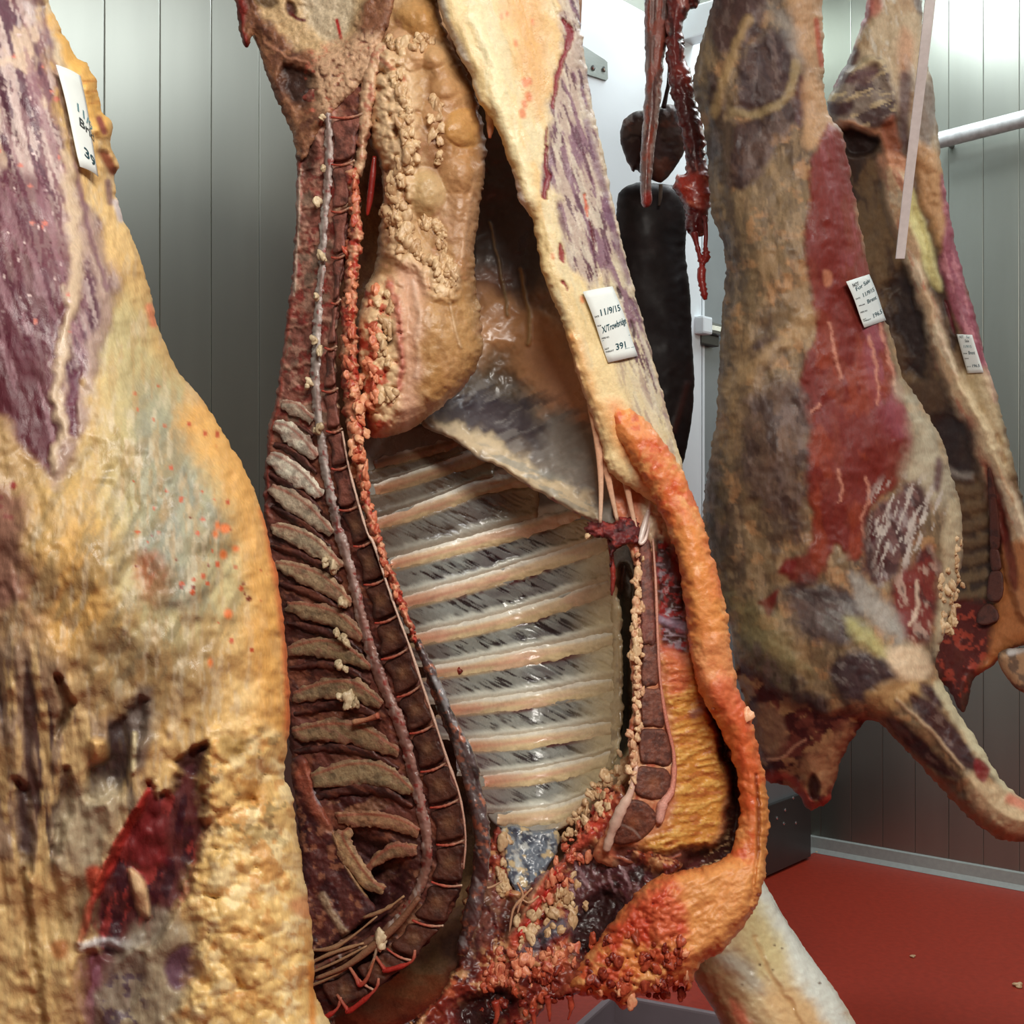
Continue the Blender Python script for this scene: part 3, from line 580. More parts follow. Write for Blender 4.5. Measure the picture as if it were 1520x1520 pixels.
p = Patch(band([(900, 808), (911, 880), (915, 960), (916, 1040), (912, 1110), (898, 1152)], [3, 8, 9, 9, 9, 5]), lambda u, v: D_cage(u, v)-.008, 2, 9, .008, .012, smooth=False, rag=4, rsc=16, soft=True, col=(186, 168, 128)); p.noise((206, 192, 156), 24, .45, .7, .8); p.noise((130, 110, 84), 14, .6, .75, .6, seed=3); p.disp(.002, 20); p.build('cartilage_edge', cage_o, fl_wet)
# blue grey pleura and fatty pocket under the last rib
p = Patch([(738, 1236), (760, 1226), (800, 1232), (826, 1230), (828, 1262), (812, 1290), (800, 1320), (775, 1330), (756, 1310), (748, 1270)], lambda u, v: D_cage(u, v)-.01, 2, 8, .01, .02, rag=2, col=(112, 122, 134))
p.noise((64, 70, 84), 9, .5, .65, .9); p.noise((196, 200, 196), 12, .58, .72, .8, seed=3); p.noise((216, 190, 140), 14, .62, .74, .8, seed=5); p.disp(.005, 12); p.build('pleura_pocket', mid, fl_wet)

# --- fringe of lumpy fat between spine and ribs
p = Patch(band([(520, 250), (528, 330), (520, 430), (518, 520), (522, 590), (528, 650), (536, 710), (546, 760), (562, 812), (582, 862), (598, 905), (618, 960)], [8, 10, 10, 12, 14, 13, 9, 7, 7, 8, 8, 6, 3]), lambda u, v: D_sp(u, v)-.016, 2, 9, .02, .03, rag=4, rsc=7, smooth=False, col=(206, 132, 100))
p.noise((170, 46, 34), 10, .5, .62, .9); p.noise((226, 176, 138), 8, .56, .7, .8, seed=3); p.curds(8, .005, 1., 2); p.disp(.003, 14); frg = p; fro = p.build('fat_fringe', mid, fl_fat)
p = Patch(band([(618, 950), (640, 1000), (662, 1060), (690, 1120), (705, 1180), (716, 1240), (712, 1300), (700, 1360), (684, 1420)], [4, 9, 10, 13, 13, 12, 12, 12, 8]), lambda u, v: D_sp(u, v)-.010, 2, 10, .015, .03, rag=2, smooth=False, col=(96, 82, 82))
p.noise((44, 34, 34), 14, .48, .66, .9, ang=65, st=3); p.noise((158, 158, 160), 10, .6, .74, .8, ang=65, st=3, seed=4); p.noise((190, 120, 92), 10, .62, .74, .8, seed=6); p.stroke([(634, 1000), (655, 1046), (672, 1100)], 3, (24, 18, 18), 3, .9)
p.mix(sst(1180, 1330, p.V)*.5, (80, 36, 32)); p.disp(.004, 12, ang=65, st=2); p.build('neck_sinew_sheath', mid, fl_wet)
# --- inner flank wall and diaphragm
D_fk = TPS([(725, 150, 1.97), (740, 400, 2.03), (715, 560, 1.98), (640, 630, 1.90), (800, 480, 2.0), (880, 640, 1.90), (895, 775, 1.885), (740, 680, 1.93), (830, 755, 1.90), (900, 560, 1.92), (760, 560, 2.0)])
p = Patch([(700, 150), (735, 150), (790, 200), (830, 330), (870, 450), (905, 560), (920, 660), (925, 740), (915, 782), (892, 778), (860, 765), (820, 742), (775, 716), (735, 690), (715, 684), (690, 664), (655, 645), (625, 628), (640, 600), (690, 560), (700, 400), (700, 250)], D_fk, 2, 7, .008, .03, rag=2, rsc=14, col=(124, 112, 100))
p.noise((140, 126, 106), 60, .4, .7, .6); p.fill([(690, 130), (770, 150), (800, 260), (815, 350), (790, 420), (740, 410), (700, 380)], (84, 78, 76), 30, .9, 0, 14)
p.noise((104, 98, 100), 24, .55, .75, .6, ang=70, st=2, seed=2, mask=p.mask([(720, 330), (820, 340), (840, 460), (740, 450)], 24))
p.fill([(700, 400), (745, 395), (760, 440), (740, 470), (705, 470)], (126, 76, 42), 18, .85, .006, 10)
p.fill([(715, 450), (780, 440), (840, 470), (868, 540), (880, 600), (850, 620), (800, 590), (750, 560), (715, 540)], (204, 150, 102), 26, .92, .012, 16); p.fill([(790, 520), (850, 540), (885, 620), (870, 640), (815, 600)], (200, 150, 120), 22, .65, 0, 14)
p.fill([(690, 560), (740, 520), (770, 560), (760, 600), (700, 610)], (70, 60, 44), 22, .75, -.01, 14)
p.fill([(640, 612), (690, 590), (740, 590), (800, 620), (850, 660), (865, 690), (820, 690), (770, 665), (715, 640), (660, 632)], (58, 50, 58), 18, .9, -.004, 16, 30)
fib = p.mask([(660, 580), (760, 570), (900, 640), (905, 760), (840, 760), (700, 660)], 24)
p.noise((52, 44, 52), 11, .52, .7, .75, ang=-26, st=4, seed=3, mask=fib); p.noise((140, 136, 132), 12, .54, .72, .6, ang=-26, st=4, seed=6, mask=fib)
p.fill([(820, 620), (890, 640), (905, 750), (860, 750), (800, 680)], (150, 144, 134), 24, .75, 0, 14)
p.fill([(640, 626), (700, 640), (740, 658), (775, 690), (830, 712), (870, 740), (895, 775), (860, 768), (800, 735), (735, 692), (690, 664)], (208, 190, 156), 9, .95, .004, 12, 22); p.noise((150, 150, 140), 10, .52, .66, .7, ang=20, st=4, seed=5, mask=p.mask([(720, 660), (890, 740), (880, 770), (740, 690)], 8))
p.stroke([(780, 722), (820, 746), (862, 770), (900, 782)], 4, (132, 32, 26), 2.5, .9, .004, 4, 8)
p.stroke([(728, 330), (738, 380), (748, 430), (754, 470)], 2, (150, 124, 86), 1.5, .8, .004, 2); p.stroke([(772, 400), (780, 440), (786, 480), (784, 510)], 3, (178, 140, 88), 2, .9, .006, 2)
p.disp(.004, 60); p.disp(.0007, 14, ang=-26, st=4); fk = p; p.build('flank_lining', mid, flesh('flank_membrane', rough=.44, bump=.12, scale=110, mott=.08, coat=.06))

# --- kidney fat
D_kd = TPS([(545, -60, 1.82), (640, -60, 1.79), (560, 200, 1.79), (640, 200, 1.77), (700, 200, 1.80), (560, 400, 1.80), (640, 480, 1.76), (700, 480, 1.79), (560, 600, 1.78), (620, 640, 1.79)])
p = Patch([(540, -70), (650, -70), (652, 10), (668, 60), (690, 105), (706, 140), (716, 185), (722, 225), (716, 290), (706, 350), (706, 420), (714, 470), (716, 515), (706, 550), (682, 580), (650, 608), (620, 632), (590, 646), (568, 650), (548, 645), (540, 620), (534, 580), (528, 520), (530, 470), (542, 430), (556, 390), (564, 330), (568, 270), (558, 230), (546, 200), (544, 130), (548, 80)], D_kd, 2, 34, .055, .06, rag=2.5, rsc=10, col=(184, 146, 102))
p.noise((150, 108, 66), 46, .45, .7, .75); p.noise((204, 172, 132), 30, .52, .74, .7, seed=3); p.noise((200, 150, 120), 20, .6, .76, .5, seed=5)
p.fill([(640, 100), (700, 120), (724, 230), (712, 340), (700, 420), (676, 380), (668, 300), (650, 200)], (164, 118, 72), 20, .7, .01, 10)
p.fill([(640, 250), (690, 240), (700, 330), (680, 380), (662, 350)], (176, 138, 106), 14, .6, 0, 8); p.stroke([(708, 250), (694, 320), (686, 380)], 3, (206, 172, 140), 3, .7, .003)
p.mix(p.mask([(636, 110), (660, 150), (664, 250), (640, 260), (628, 200)], 10, 4)*.7, (140, 96, 58)); p.h -= .006*p.mask([(630, 110), (650, 150), (660, 250), (636, 260), (624, 200)], 12)
for u, v, r, h, c, q in ((628, 22, 40, .022, (196, 146, 84), .8), (690, 190, 33, .030, (204, 154, 88), .95), (688, 258, 36, .022, (184, 138, 90), 1.1), (664, 132, 24, .018, (194, 150, 104), 1), (612, 80, 24, .018, (206, 164, 122), 1), (644, 84, 22, .020, (204, 160, 112), .9), (648, 170, 20, .013, (190, 146, 104), 1.2), (632, 286, 32, .018, (202, 174, 124), 1.1), (592, 62, 20, .014, (208, 168, 130), 1), (574, 88, 16, .012, (206, 164, 128), 1), (656, 30, 24, .018, (188, 140, 84), 1.2), (700, 330, 26, .010, (176, 134, 96), 2)):
    p.dome(u, v, r*(1 if u == 690 else 1.12), h*.85, c, .6, q, u == 690)
curd = p.mask([(544, 70), (600, 90), (620, 160), (612, 260), (615, 340), (640, 380), (680, 400), (676, 440), (640, 440), (610, 400), (570, 370), (565, 280), (550, 200)], 10, 5, 20)
k = p.curds(12, .012, curd, 1, (220, 188, 148), (178, 130, 96)); k = p.curds(6, .003, curd, 2)
curd2 = p.mask([(538, 430), (590, 410), (600, 470), (596, 560), (592, 620), (560, 640), (540, 610), (530, 520)], 7, 4, 20)
p.mix(curd2, (222, 184, 144)); p.curds(11, .010, curd2, 4, (228, 196, 152), (196, 96, 68)); p.noise((190, 60, 42), 14, .52, .66, .9, seed=2, mask=curd2*sst(600, 560, p.U)); p.fill([(568, 485), (578, 480), (584, 505), (574, 515), (566, 505)], (72, 46, 34), 3, .9, -.008)
p.fill([(590, 400), (625, 395), (640, 440), (632, 500), (628, 560), (622, 620), (596, 634), (592, 560), (590, 480)], (208, 164, 136), 12, .85, .004, 6); p.stroke([(578, 420), (590, 470), (594, 530), (595, 580)], 5, (186, 104, 88), 4, .8, .004, 4); p.stroke([(612, 420), (622, 480), (618, 560)], 4, (224, 190, 166), 4, .7, .003, 4)
p.fill([(630, 450), (700, 440), (716, 510), (690, 570), (640, 610), (626, 560)], (182, 138, 84), 16, .75, .006, 8); p.noise((158, 116, 70), 12, .52, .7, .6, ang=80, st=3, seed=6, mask=p.mask([(640, 440), (705, 440), (700, 570), (640, 600)], 14))
p.stroke([(668, 450), (676, 490), (684, 515)], 2, (202, 170, 130), 2, .7, .003); p.fill([(545, 610), (562, 640), (580, 645), (570, 650), (548, 648)], (206, 96, 64), 6, .8)
p.stroke([(600, 118), (575, 96), (560, 84), (548, 70)], 3, (196, 90, 70), 3, .6); p.stroke([(550, 60), (546, 130), (540, 190)], 4, (206, 176, 140), 3, .8, .006, 3)
p.stroke([(560, 225), (556, 260), (552, 280)], 4, (150, 36, 28), 3, .8); p.disp(.004, 34, seed=2); p.disp(.001, 12)
kd = p; kid = p.build('kidney_fat', mid, fl_fat)
rs = np.random.RandomState(11); sp = []
for line, n, r0, r1, sprd in (([(585, 110), (600, 160), (605, 210), (590, 270), (585, 320), (600, 360)], 90, 5, 11, 13), ([(600, 350), (640, 390), (668, 398), (660, 430)], 40, 5, 10, 10), ([(640, 60), (600, 70), (570, 60)], 20, 6, 10, 9), ([(655, 130), (645, 180), (650, 240)], 16, 5, 9, 8), ([(630, 330), (655, 345), (662, 380)], 26, 5, 8, 6)):
    L = catmull(line, False, 20)
    for _ in range(n):
        q = L[rs.randint(len(L))]+rs.randn(2)*sprd*.5; sp.append((q[0], q[1], r0+(r1-r0)*rs.rand()))
lobules(kid, kd, sp, fat_pale)
sp = [(q[0], q[1], 4+6*rs.rand()) for q in (np.array([565, 460])+np.array([14, 0])*0+np.c_[rs.rand(46)*40-18, rs.rand(46)*175-30]) if q[0] > 538 and q[0] < 592]
lobules(kid, kd, [s for s in sp if s[0] > 562], fat_pale); lobules(kid, kd, [s for s in sp if s[0] <= 562], fat_pink)
lobules(frg if False else fro, frg, [(np.interp(y, [250, 430, 590, 650, 710, 760, 812, 862, 905], [520, 520, 522, 528, 536, 546, 562, 582, 598])+rs.rand()*14-7, y, 3.5+4.5*rs.rand()) for y in np.linspace(262, 900, 40)], fat_pink)
lobules(fro, frg, [(524+rs.rand()*18, y, 5+5*rs.rand()) for y in np.linspace(560, 700, 16)], fatmat('orange_suet', (204, 110, 76), (236, 178, 136)))
p = Patch(band([(572, 62), (556, 92), (548, 130), (543, 170), (538, 215), (530, 262)], [12, 13, 13, 11, 9, 6]), lambda u, v: D_kd(u, v)-.004, 2, 11, .016, .03, rag=3, smooth=False, col=(204, 164, 130)); p.noise((176, 96, 76), 9, .55, .7, .7); p.noise((222, 192, 156), 8, .55, .7, .7, seed=3); p.curds(9, .005, 1., 2); p.stroke([(552, 196), (545, 208)], 5, (128, 62, 44), 3, .9, -.006); p.build('fat_strand', mid, fl_fat)
# black slit beside the kidney fat, and stringy tissue above it
ptube('vessel', [(556, 232), (553, 262), (549, 296), (545, 320)], lambda u, v: D_kd(u, v)+.02, [3, 5, 5, 2], mid, fl_wet, seg=8, cols=[(140, 40, 32), (120, 26, 22), (150, 40, 30)])
ptube('sinew', [(548, -20), (545, 60), (541, 120), (538, 170), (536, 240)], lambda u, v: D_kd(u, v)+.012, [4, 5, 4, 5, 3], mid, fl_fat, seg=8, cols=[(206, 178, 140), (210, 176, 140), (196, 140, 110), (214, 180, 140)], jit=.25)
ptube('fat_tag', [(722, 150), (728, 176), (727, 205)], 1.80, [5, 7, 2], mid, fl_fat, seg=8, cols=[(214, 182, 140), (206, 170, 130), (190, 110, 80)], jit=.2)

# --- flank edge: leg strip of yellow fat with purple muscle on its outer side
D_st = TPS([(640, -60, 1.74), (860, -60, 1.78), (760, 200, 1.76), (900, 200, 1.81), (830, 400, 1.775), (940, 400, 1.83), (900, 560, 1.80), (985, 560, 1.85), (940, 680, 1.82), (1020, 720, 1.86)])
so = [(640, -70), (648, 0), (662, 40), (680, 80), (698, 112), (710, 150), (728, 175), (740, 196), (752, 232), (764, 270), (772, 300), (788, 322), (797, 360), (806, 410), (818, 440), (834, 480), (848, 525), (864, 580), (880, 620), (892, 660), (905, 700), (960, 740), (1030, 790), (1022, 740), (1012, 690), (998, 640), (984, 585), (968, 525), (950, 460), (932, 395), (912, 310), (896, 230), (880, 160), (868, 80), (858, 0), (850, -70)]
p = Patch(so, D_st, 2, 26, .03, .07, rag=2, rsc=12, col=(226, 202, 150))
p.noise((234, 212, 160), 34, .45, .7, .8, ang=72, st=3); p.noise((218, 178, 116), 28, .55, .75, .5, ang=72, st=3, seed=3); p.noise((214, 206, 170), 22, .55, .75, .6, ang=74, st=4, seed=5)
p.fill([(730, -70), (800, -70), (820, 40), (815, 110), (800, 180), (780, 150), (760, 60)], (212, 158, 90), 22, .75, 0, 12); p.stroke([(700, 20), (730, 90), (750, 180), (790, 300)], 9, (236, 226, 184), 8, .7, .003, 6)
p.fill([(640, -70), (655, -20), (668, 36), (692, 80), (712, 150), (700, 120), (664, 56), (646, 10)], (206, 202, 196), 6, .8); p.fill([(752, 240), (766, 262), (785, 318), (790, 345), (770, 306)], (216, 206, 206), 4, .9)
pur = p.fill([(836, -70), (834, 40), (828, 100), (818, 160), (812, 220), (808, 285), (826, 270), (832, 320), (850, 390), (880, 430), (900, 400), (925, 500), (952, 560), (985, 620), (990, 600), (930, 380), (890, 200), (870, 60), (865, -70)], (176, 158, 146), 9, .95, -.002, 8, 24)
rt = p.mask([(880, 400), (935, 400), (1000, 640), (1025, 760), (990, 740), (950, 640), (915, 540)], 14, 10); p.mix(rt*.75, (206, 194, 160)); pm = np.maximum(pur, rt*.5)
p.noise((124, 88, 106), 9, .47, .63, .9, ang=72, st=7, seed=2, mask=pm); p.noise((86, 44, 62), 5, .60, .70, .9, ang=72, st=7, seed=4, mask=pm); p.noise((206, 196, 176), 6, .57, .7, .7, ang=72, st=6, seed=6, mask=pm)
p.stroke([(872, 180), (892, 270), (915, 360), (935, 420)], 5, (120, 84, 104), 4, .7, 0, 4); p.stroke([(866, 60), (880, 150), (900, 260), (925, 365), (955, 470)], 2.5, (206, 192, 166), 2, .7, .002, 3)
for i, (pts, w, c) in enumerate((([(836, 30), (846, 50), (842, 72)], [3, 7, 4], (126, 30, 44)), ([(838, 78), (828, 110), (820, 160)], [3, 4, 2], (134, 36, 52)), ([(812, 190), (809, 240), (814, 262), (808, 288), (811, 296)], [1, 3, 4, 5, 1], (124, 26, 44)), ([(832, 362), (833, 378), (836, 390)], [2, 5, 1.5], (138, 26, 36)), ([(836, 418), (842, 430)], [2.5, 1.5], (140, 34, 40)), ([(876, 330), (880, 350), (882, 372)], [1.5, 2.5, 1], (96, 24, 40)), ([(917, 428), (922, 440)], [2, 3], (60, 34, 44)), ([(936, 445), (942, 460), (950, 475)], [2.5, 3, 2], (110, 74, 92)), ([(938, 478), (942, 500)], [2, 2.5], (70, 40, 50)), ([(868, 290), (872, 320)], 1.5, (196, 90, 60)))):
    p.stroke(pts, w, c, 1.5, .95, -.004, 2, 8, i)
for (u, v, r) in ((784, 143, 5), (778, 154, 4), (775, 168, 5), (779, 122, 5), (744, 24, 2), (752, 20, 2), (765, 64, 2.5), (790, 32, 2), (786, 120, 3), (864, 444, 3), (848, 500, 2), (820, 380, 2)):
    p.stroke([(u, v-2), (u+1, v+3)], r, (212, 112, 60), 3, .8)
p.fill([(840, 500), (858, 500), (880, 560), (905, 610), (935, 640), (960, 680), (940, 690), (900, 650), (870, 580)], (226, 168, 100), 14, .7, .004, 8); p.fill([(905, 590), (950, 640), (1000, 690), (1030, 760), (1000, 780), (940, 700), (910, 640)], (224, 140, 82), 14, .85, .006, 8)
p.stroke([(846, 520), (866, 580), (884, 630), (898, 680)], 3, (222, 176, 136), 2.5, .8, .004, 3)
p.disp(.002, 24, ang=72, st=4); p.disp(.0006, 7, ang=72, st=4); strip = p; stripo = p.build('flank_edge', mid, fl_fat)
for i, pts in enumerate(([(876, 600), (888, 660), (892, 720), (891, 776)], [(884, 640), (898, 690), (908, 735), (916, 772)], [(912, 650), (926, 700), (936, 750), (945, 790)])):
    ptube('membrane_strand', pts, lambda u, v: D_st(u, v)+.03, [5, 6, 4, 2.5], stripo, fl_fat, seg=8, cols=[(222, 176, 138), (216, 168, 136), (214, 186, 160)], flat=.5)

# --- brisket: cut breastbone with its fat, seen inside the belly roll
D_br = TPS([(900, 700, 1.88), (950, 800, 1.86), (1020, 850, 1.86), (980, 1000, 1.82), (940, 1200, 1.79), (1080, 1150, 1.86), (1000, 1260, 1.81), (860, 1260, 1.82)])
p = Patch([(905, 690), (960, 700), (1010, 780), (1040, 880), (1065, 1000), (1105, 1100), (1115, 1220), (1090, 1300), (1000, 1300), (920, 1290), (880, 1270), (905, 1220), (935, 1170), (932, 1100), (940, 1040), (934, 970), (945, 900), (940, 830), (915, 780)], D_br, 2, 8, .01, .05, rag=2, col=(200, 132, 96))
p.noise((170, 70, 50), 16, .52, .7, .7); p.noise((224, 176, 134), 12, .55, .72, .7, seed=3)
p.fill([(905, 690), (950, 690), (985, 760), (960, 800), (925, 780)], (214, 134, 96), 12, .8, .004, 6); p.fill([(958, 735), (985, 750), (1000, 800), (970, 800), (955, 780)], (214, 190, 160), 8, .7, .004, 6); p.curds(9, .004, p.mask([(955, 740), (1000, 760), (1010, 820), (965, 805)], 6), 1, (220, 200, 168), (190, 110, 84))
mus = p.fill([(974, 800), (996, 806), (1014, 840), (1020, 900), (1022, 955), (1000, 962), (980, 945), (974, 880)], (58, 24, 30), 6, .95, -.008, 6); p.noise((150, 130, 140), 5, .60, .7, .9, ang=8, st=5, seed=2, mask=mus); p.noise((150, 44, 40), 9, .58, .7, .9, seed=4, mask=mus); p.fill([(996, 810), (1010, 820), (1012, 860), (1000, 850)], (142, 52, 46), 5, .8)
p.stroke([(976, 918), (1000, 928), (1020, 932)], 6, (152, 132, 150), 4, .8, .004, 4)
fatm = p.fill([(985, 975), (1010, 985), (1040, 1010), (1062, 1060), (1075, 1110), (1078, 1170), (1072, 1225), (1050, 1255), (1000, 1264), (950, 1262), (985, 1230), (1000, 1180), (1000, 1110), (990, 1050)], (204, 142, 66), 8, .97, .006, 7); p.noise((226, 178, 96), 5, .5, .66, .8, ang=-12, st=4, seed=2, mask=fatm); p.noise((176, 96, 52), 5, .56, .7, .7, ang=-12, st=4, seed=4, mask=fatm); p.disp(.004, 5, ang=-12, st=4, seed=2, mask=fatm)
p.fill([(985, 960), (1005, 965), (1025, 1000), (1015, 1030), (990, 1030)], (196, 100, 70), 8, .8, 0, 6)
dk = p.fill([(1046, 1050), (1066, 1062), (1086, 1110), (1098, 1170), (1098, 1240), (1070, 1285), (1020, 1300), (1020, 1270), (1066, 1250), (1082, 1210), (1078, 1140), (1062, 1090)], (52, 22, 20), 7, .96, -.03, 8); p.noise((214, 176, 130), 5, .6, .7, .9, ang=-15, st=3, seed=7, mask=dk*sst(1092, 1070, p.U))
p.stroke([(1030, 1060), (1050, 1045), (1040, 1040)], 6, (150, 120, 120), 5, .6)
p.fill([(912, 1256), (960, 1262), (1020, 1262), (1050, 1275), (1030, 1295), (960, 1296), (915, 1290)], (84, 34, 34), 7, .92, -.006, 6); p.stroke([(915, 1270), (960, 1280), (1010, 1270)], 2, (190, 110, 84), 2, .7, .003, 4)
p.disp(.002, 8); br = p; bro = p.build('brisket_cut', mid, fl_fat)
stn = [[(949, 806), (957, 802), (966, 806), (970, 870), (974, 952), (962, 956), (952, 950), (950, 880)], [(953, 962), (965, 958), (976, 958), (978, 1010), (966, 1018), (953, 1016)], [(953, 1026), (970, 1022), (984, 1026), (986, 1076), (968, 1078), (953, 1074)], [(951, 1086), (968, 1082), (988, 1084), (997, 1112), (994, 1136), (970, 1134), (950, 1128)], [(946, 1140), (966, 1138), (992, 1144), (996, 1166), (986, 1184), (962, 1186), (941, 1174)], [(930, 1190), (952, 1188), (972, 1204), (974, 1222), (956, 1244), (930, 1254), (910, 1250), (914, 1226), (922, 1214)]]
for i, q in enumerate(stn):
    p = Patch(q, lambda u, v: D_br(u, v)-.006, 1.6, 5, .007, .02, rag=.8, col=(112, 66, 52) if i else (122, 70, 60)); p.noise((74, 44, 38), 14, .45, .7, .7, seed=i); p.noise((136, 84, 66), 5, .55, .75, .6, seed=i+1)
    m = np.array(q).mean(0)
    if i > 3: p.mix(np.exp(-((p.U-m[0])**2+(p.V-m[1])**2)/120)*.6, (158, 98, 66))
    if i == 5: p.stroke([(918, 1222), (940, 1232), (952, 1246)], 1.5, (150, 130, 120), 1.5, .8)
    p.disp(.001, 5); p.build('breastbone_segment', bro, fl_cut)
ptube('cartilage', [(966, 735), (962, 760), (955, 785), (950, 806), (958, 800), (966, 770)], lambda u, v: D_br(u, v)-.01, [2, 4, 5, 3, 3, 1], bro, fl_wet, seg=8, cols=[(226, 206, 190), (232, 220, 212), (220, 190, 176)])
ptube('cartilage', [(969, 800), (973, 860), (976, 940), (980, 1010), (989, 1070), (1000, 1120), (998, 1170), (984, 1194), (978, 1222)], lambda u, v: D_br(u, v)-.006, [1.6, 2.2, 2.2, 2.4, 2.6, 3, 5, 8, 5], bro, fl_cut, seg=6, cols=[(206, 160, 140), (200, 140, 120), (206, 130, 110), (214, 140, 120), (220, 170, 156)], jit=.2)
ptube('cartilage', [(945, 1136), (936, 1176), (922, 1202), (908, 1236), (900, 1262)], lambda u, v: D_br(u, v)-.008, [3, 5, 8, 8, 5], bro, fl_wet, seg=8, cols=[(216, 176, 156), (226, 196, 178), (220, 190, 170)], jit=.2)
lobules(bro, lambda u, v: D_br(u, v)-.008, [(947+rs.randn()*3-(v > 1060)*(v-1060)*.10, v, 3.5+4*rs.rand()) for v in np.linspace(824, 1168, 54)], fatmat('breast_fat', (206, 150, 116), (232, 200, 158)))
lobules(bro, lambda u, v: D_br(u, v)-.008, [(935+rs.rand()*16, v, 5+3*rs.rand()) for v in (934, 942, 950, 958, 966, 975)], fat_pale)
p = Patch([(866, 784), (885, 772), (905, 776), (925, 768), (948, 772), (950, 790), (944, 806), (930, 812), (912, 818), (908, 840), (903, 830), (905, 806), (890, 798), (876, 796)], lambda u, v: D_br(u, v)-.02, 2, 8, .014, .02, rag=4, rsc=7, col=(98, 32, 34))
p.noise((56, 18, 22), 9, .46, .64, .9, ang=-20, st=2); p.noise((150, 56, 48), 7, .58, .72, .8, seed=3); p.disp(.005, 8); p.build('skirt_end', mid, fl_dry); lobules(mid, lambda u, v: D_br(u, v)-.03, [(872, 796, 5)], fat_pale)
ptube('red_strand', [(905, 800), (908, 830), (910, 858), (908, 884)], 1.87, [4, 3, 4, 2], mid, fl_dry, seg=6, cols=[(120, 34, 28), (150, 46, 34), (110, 36, 26)], jit=.3)

# --- belly roll of orange fat
D_ro = TPS([(900, 590, 1.81), (940, 640, 1.79), (1010, 720, 1.80), (1050, 860, 1.785), (1075, 1000, 1.785), (1115, 1100, 1.78), (1130, 1220, 1.775), (1080, 1350, 1.74), (980, 1420, 1.73), (900, 1480, 1.73), (1000, 1330, 1.74)])
ro = [(886, 572), (920, 590), (955, 620), (990, 660), (1020, 715), (1044, 775), (1056, 820), (1072, 880), (1083, 930), (1088, 985), (1100, 1035), (1116, 1068), (1126, 1110), (1138, 1170), (1141, 1230), (1136, 1290), (1126, 1335), (1100, 1380), (1070, 1412), (1036, 1436), (1026, 1470), (1018, 1472), (1010, 1458), (980, 1474), (950, 1478), (925, 1500), (906, 1486), (860, 1476), (840, 1466), (862, 1430), (900, 1380), (930, 1340), (965, 1308), (1000, 1294), (1040, 1288), (1075, 1272), (1094, 1238), (1098, 1190), (1090, 1140), (1074, 1092), (1056, 1058), (1036, 1020), (1026, 975), (1018, 920), (1012, 860), (1000, 812), (984, 770), (962, 726), (938, 690), (915, 655), (893, 615)]
p = Patch(ro, D_ro, 2, 26, .04, .06, rag=3, rsc=10, col=(222, 140, 78))
p.noise((206, 104, 52), 30, .45, .68, .75); p.noise((232, 170, 106), 24, .52, .74, .8, seed=3); p.noise((198, 70, 40), 14, .62, .76, .6, seed=5)
p.stroke([(955, 660), (990, 710), (1015, 770), (1028, 830)], 12, (206, 92, 52), 12, .6, 0, 8); p.fill([(1000, 800), (1040, 780), (1072, 900), (1080, 950), (1050, 960), (1025, 900)], (224, 150, 82), 14, .7, .006, 8)
p.fill([(1030, 960), (1080, 950), (1092, 1010), (1060, 1050), (1030, 1010)], (226, 152, 100), 12, .6, .006, 8); p.fill([(1044, 1016), (1090, 1010), (1118, 1075), (1100, 1100), (1070, 1060)], (204, 92, 56), 12, .8, .006, 8); p.fill([(1085, 1100), (1120, 1100), (1140, 1200), (1120, 1240), (1096, 1200)], (204, 90, 48), 12, .65, 0, 8)
p.fill([(1126, 1170), (1142, 1180), (1140, 1300), (1126, 1340), (1122, 1260)], (196, 130, 66), 4, .8, .004); p.stroke([(1122, 1150), (1126, 1210), (1122, 1290), (1112, 1340)], 2.5, (126, 52, 26), 2, .8, -.008, 2)
lowf = p.fill([(960, 1320), (1010, 1296), (1090, 1280), (1130, 1290), (1120, 1350), (1060, 1420), (1000, 1440), (975, 1400)], (226, 158, 92), 20, .85, .012, 12); p.disp(.004, 12, ang=-30, st=2.5, mask=lowf)
redf = p.mask([(850, 1470), (900, 1380), (950, 1320), (1000, 1300), (1020, 1360), (1020, 1420), (1000, 1480), (900, 1500)], 20, 12); p.noise((190, 62, 40), 22, .40, .6, .85, seed=2, mask=redf); p.fill([(945, 1330), (1000, 1310), (1018, 1380), (990, 1400), (950, 1380)], (206, 84, 58), 16, .8, .004, 8)
p.curds(10, .008, redf*sst(1030, 980, p.U), 3, None, (150, 40, 26)); p.curds(7, .004, redf, 5); p.disp(.0022, 26, mask=1.); p.disp(.0007, 7)
roll = p; rollo = p.build('belly_fat_roll', mid, fl_fat)
lobules(rollo, roll, [(870+150*rs.rand()-.3*0, 1385+95*rs.rand(), 4+5*rs.rand()) for _ in range(70)], fat_red)
lobules(rollo, roll, [(1016, 1416, 8), (1018, 1452, 6, 2), (1108, 1062, 9), (1060, 1052, 5), (936, 1486, 8), (920, 1470, 9), (890, 1470, 8), (980, 1460, 8)], fatmat('orange_suet', (204, 110, 76), (236, 178, 136)))

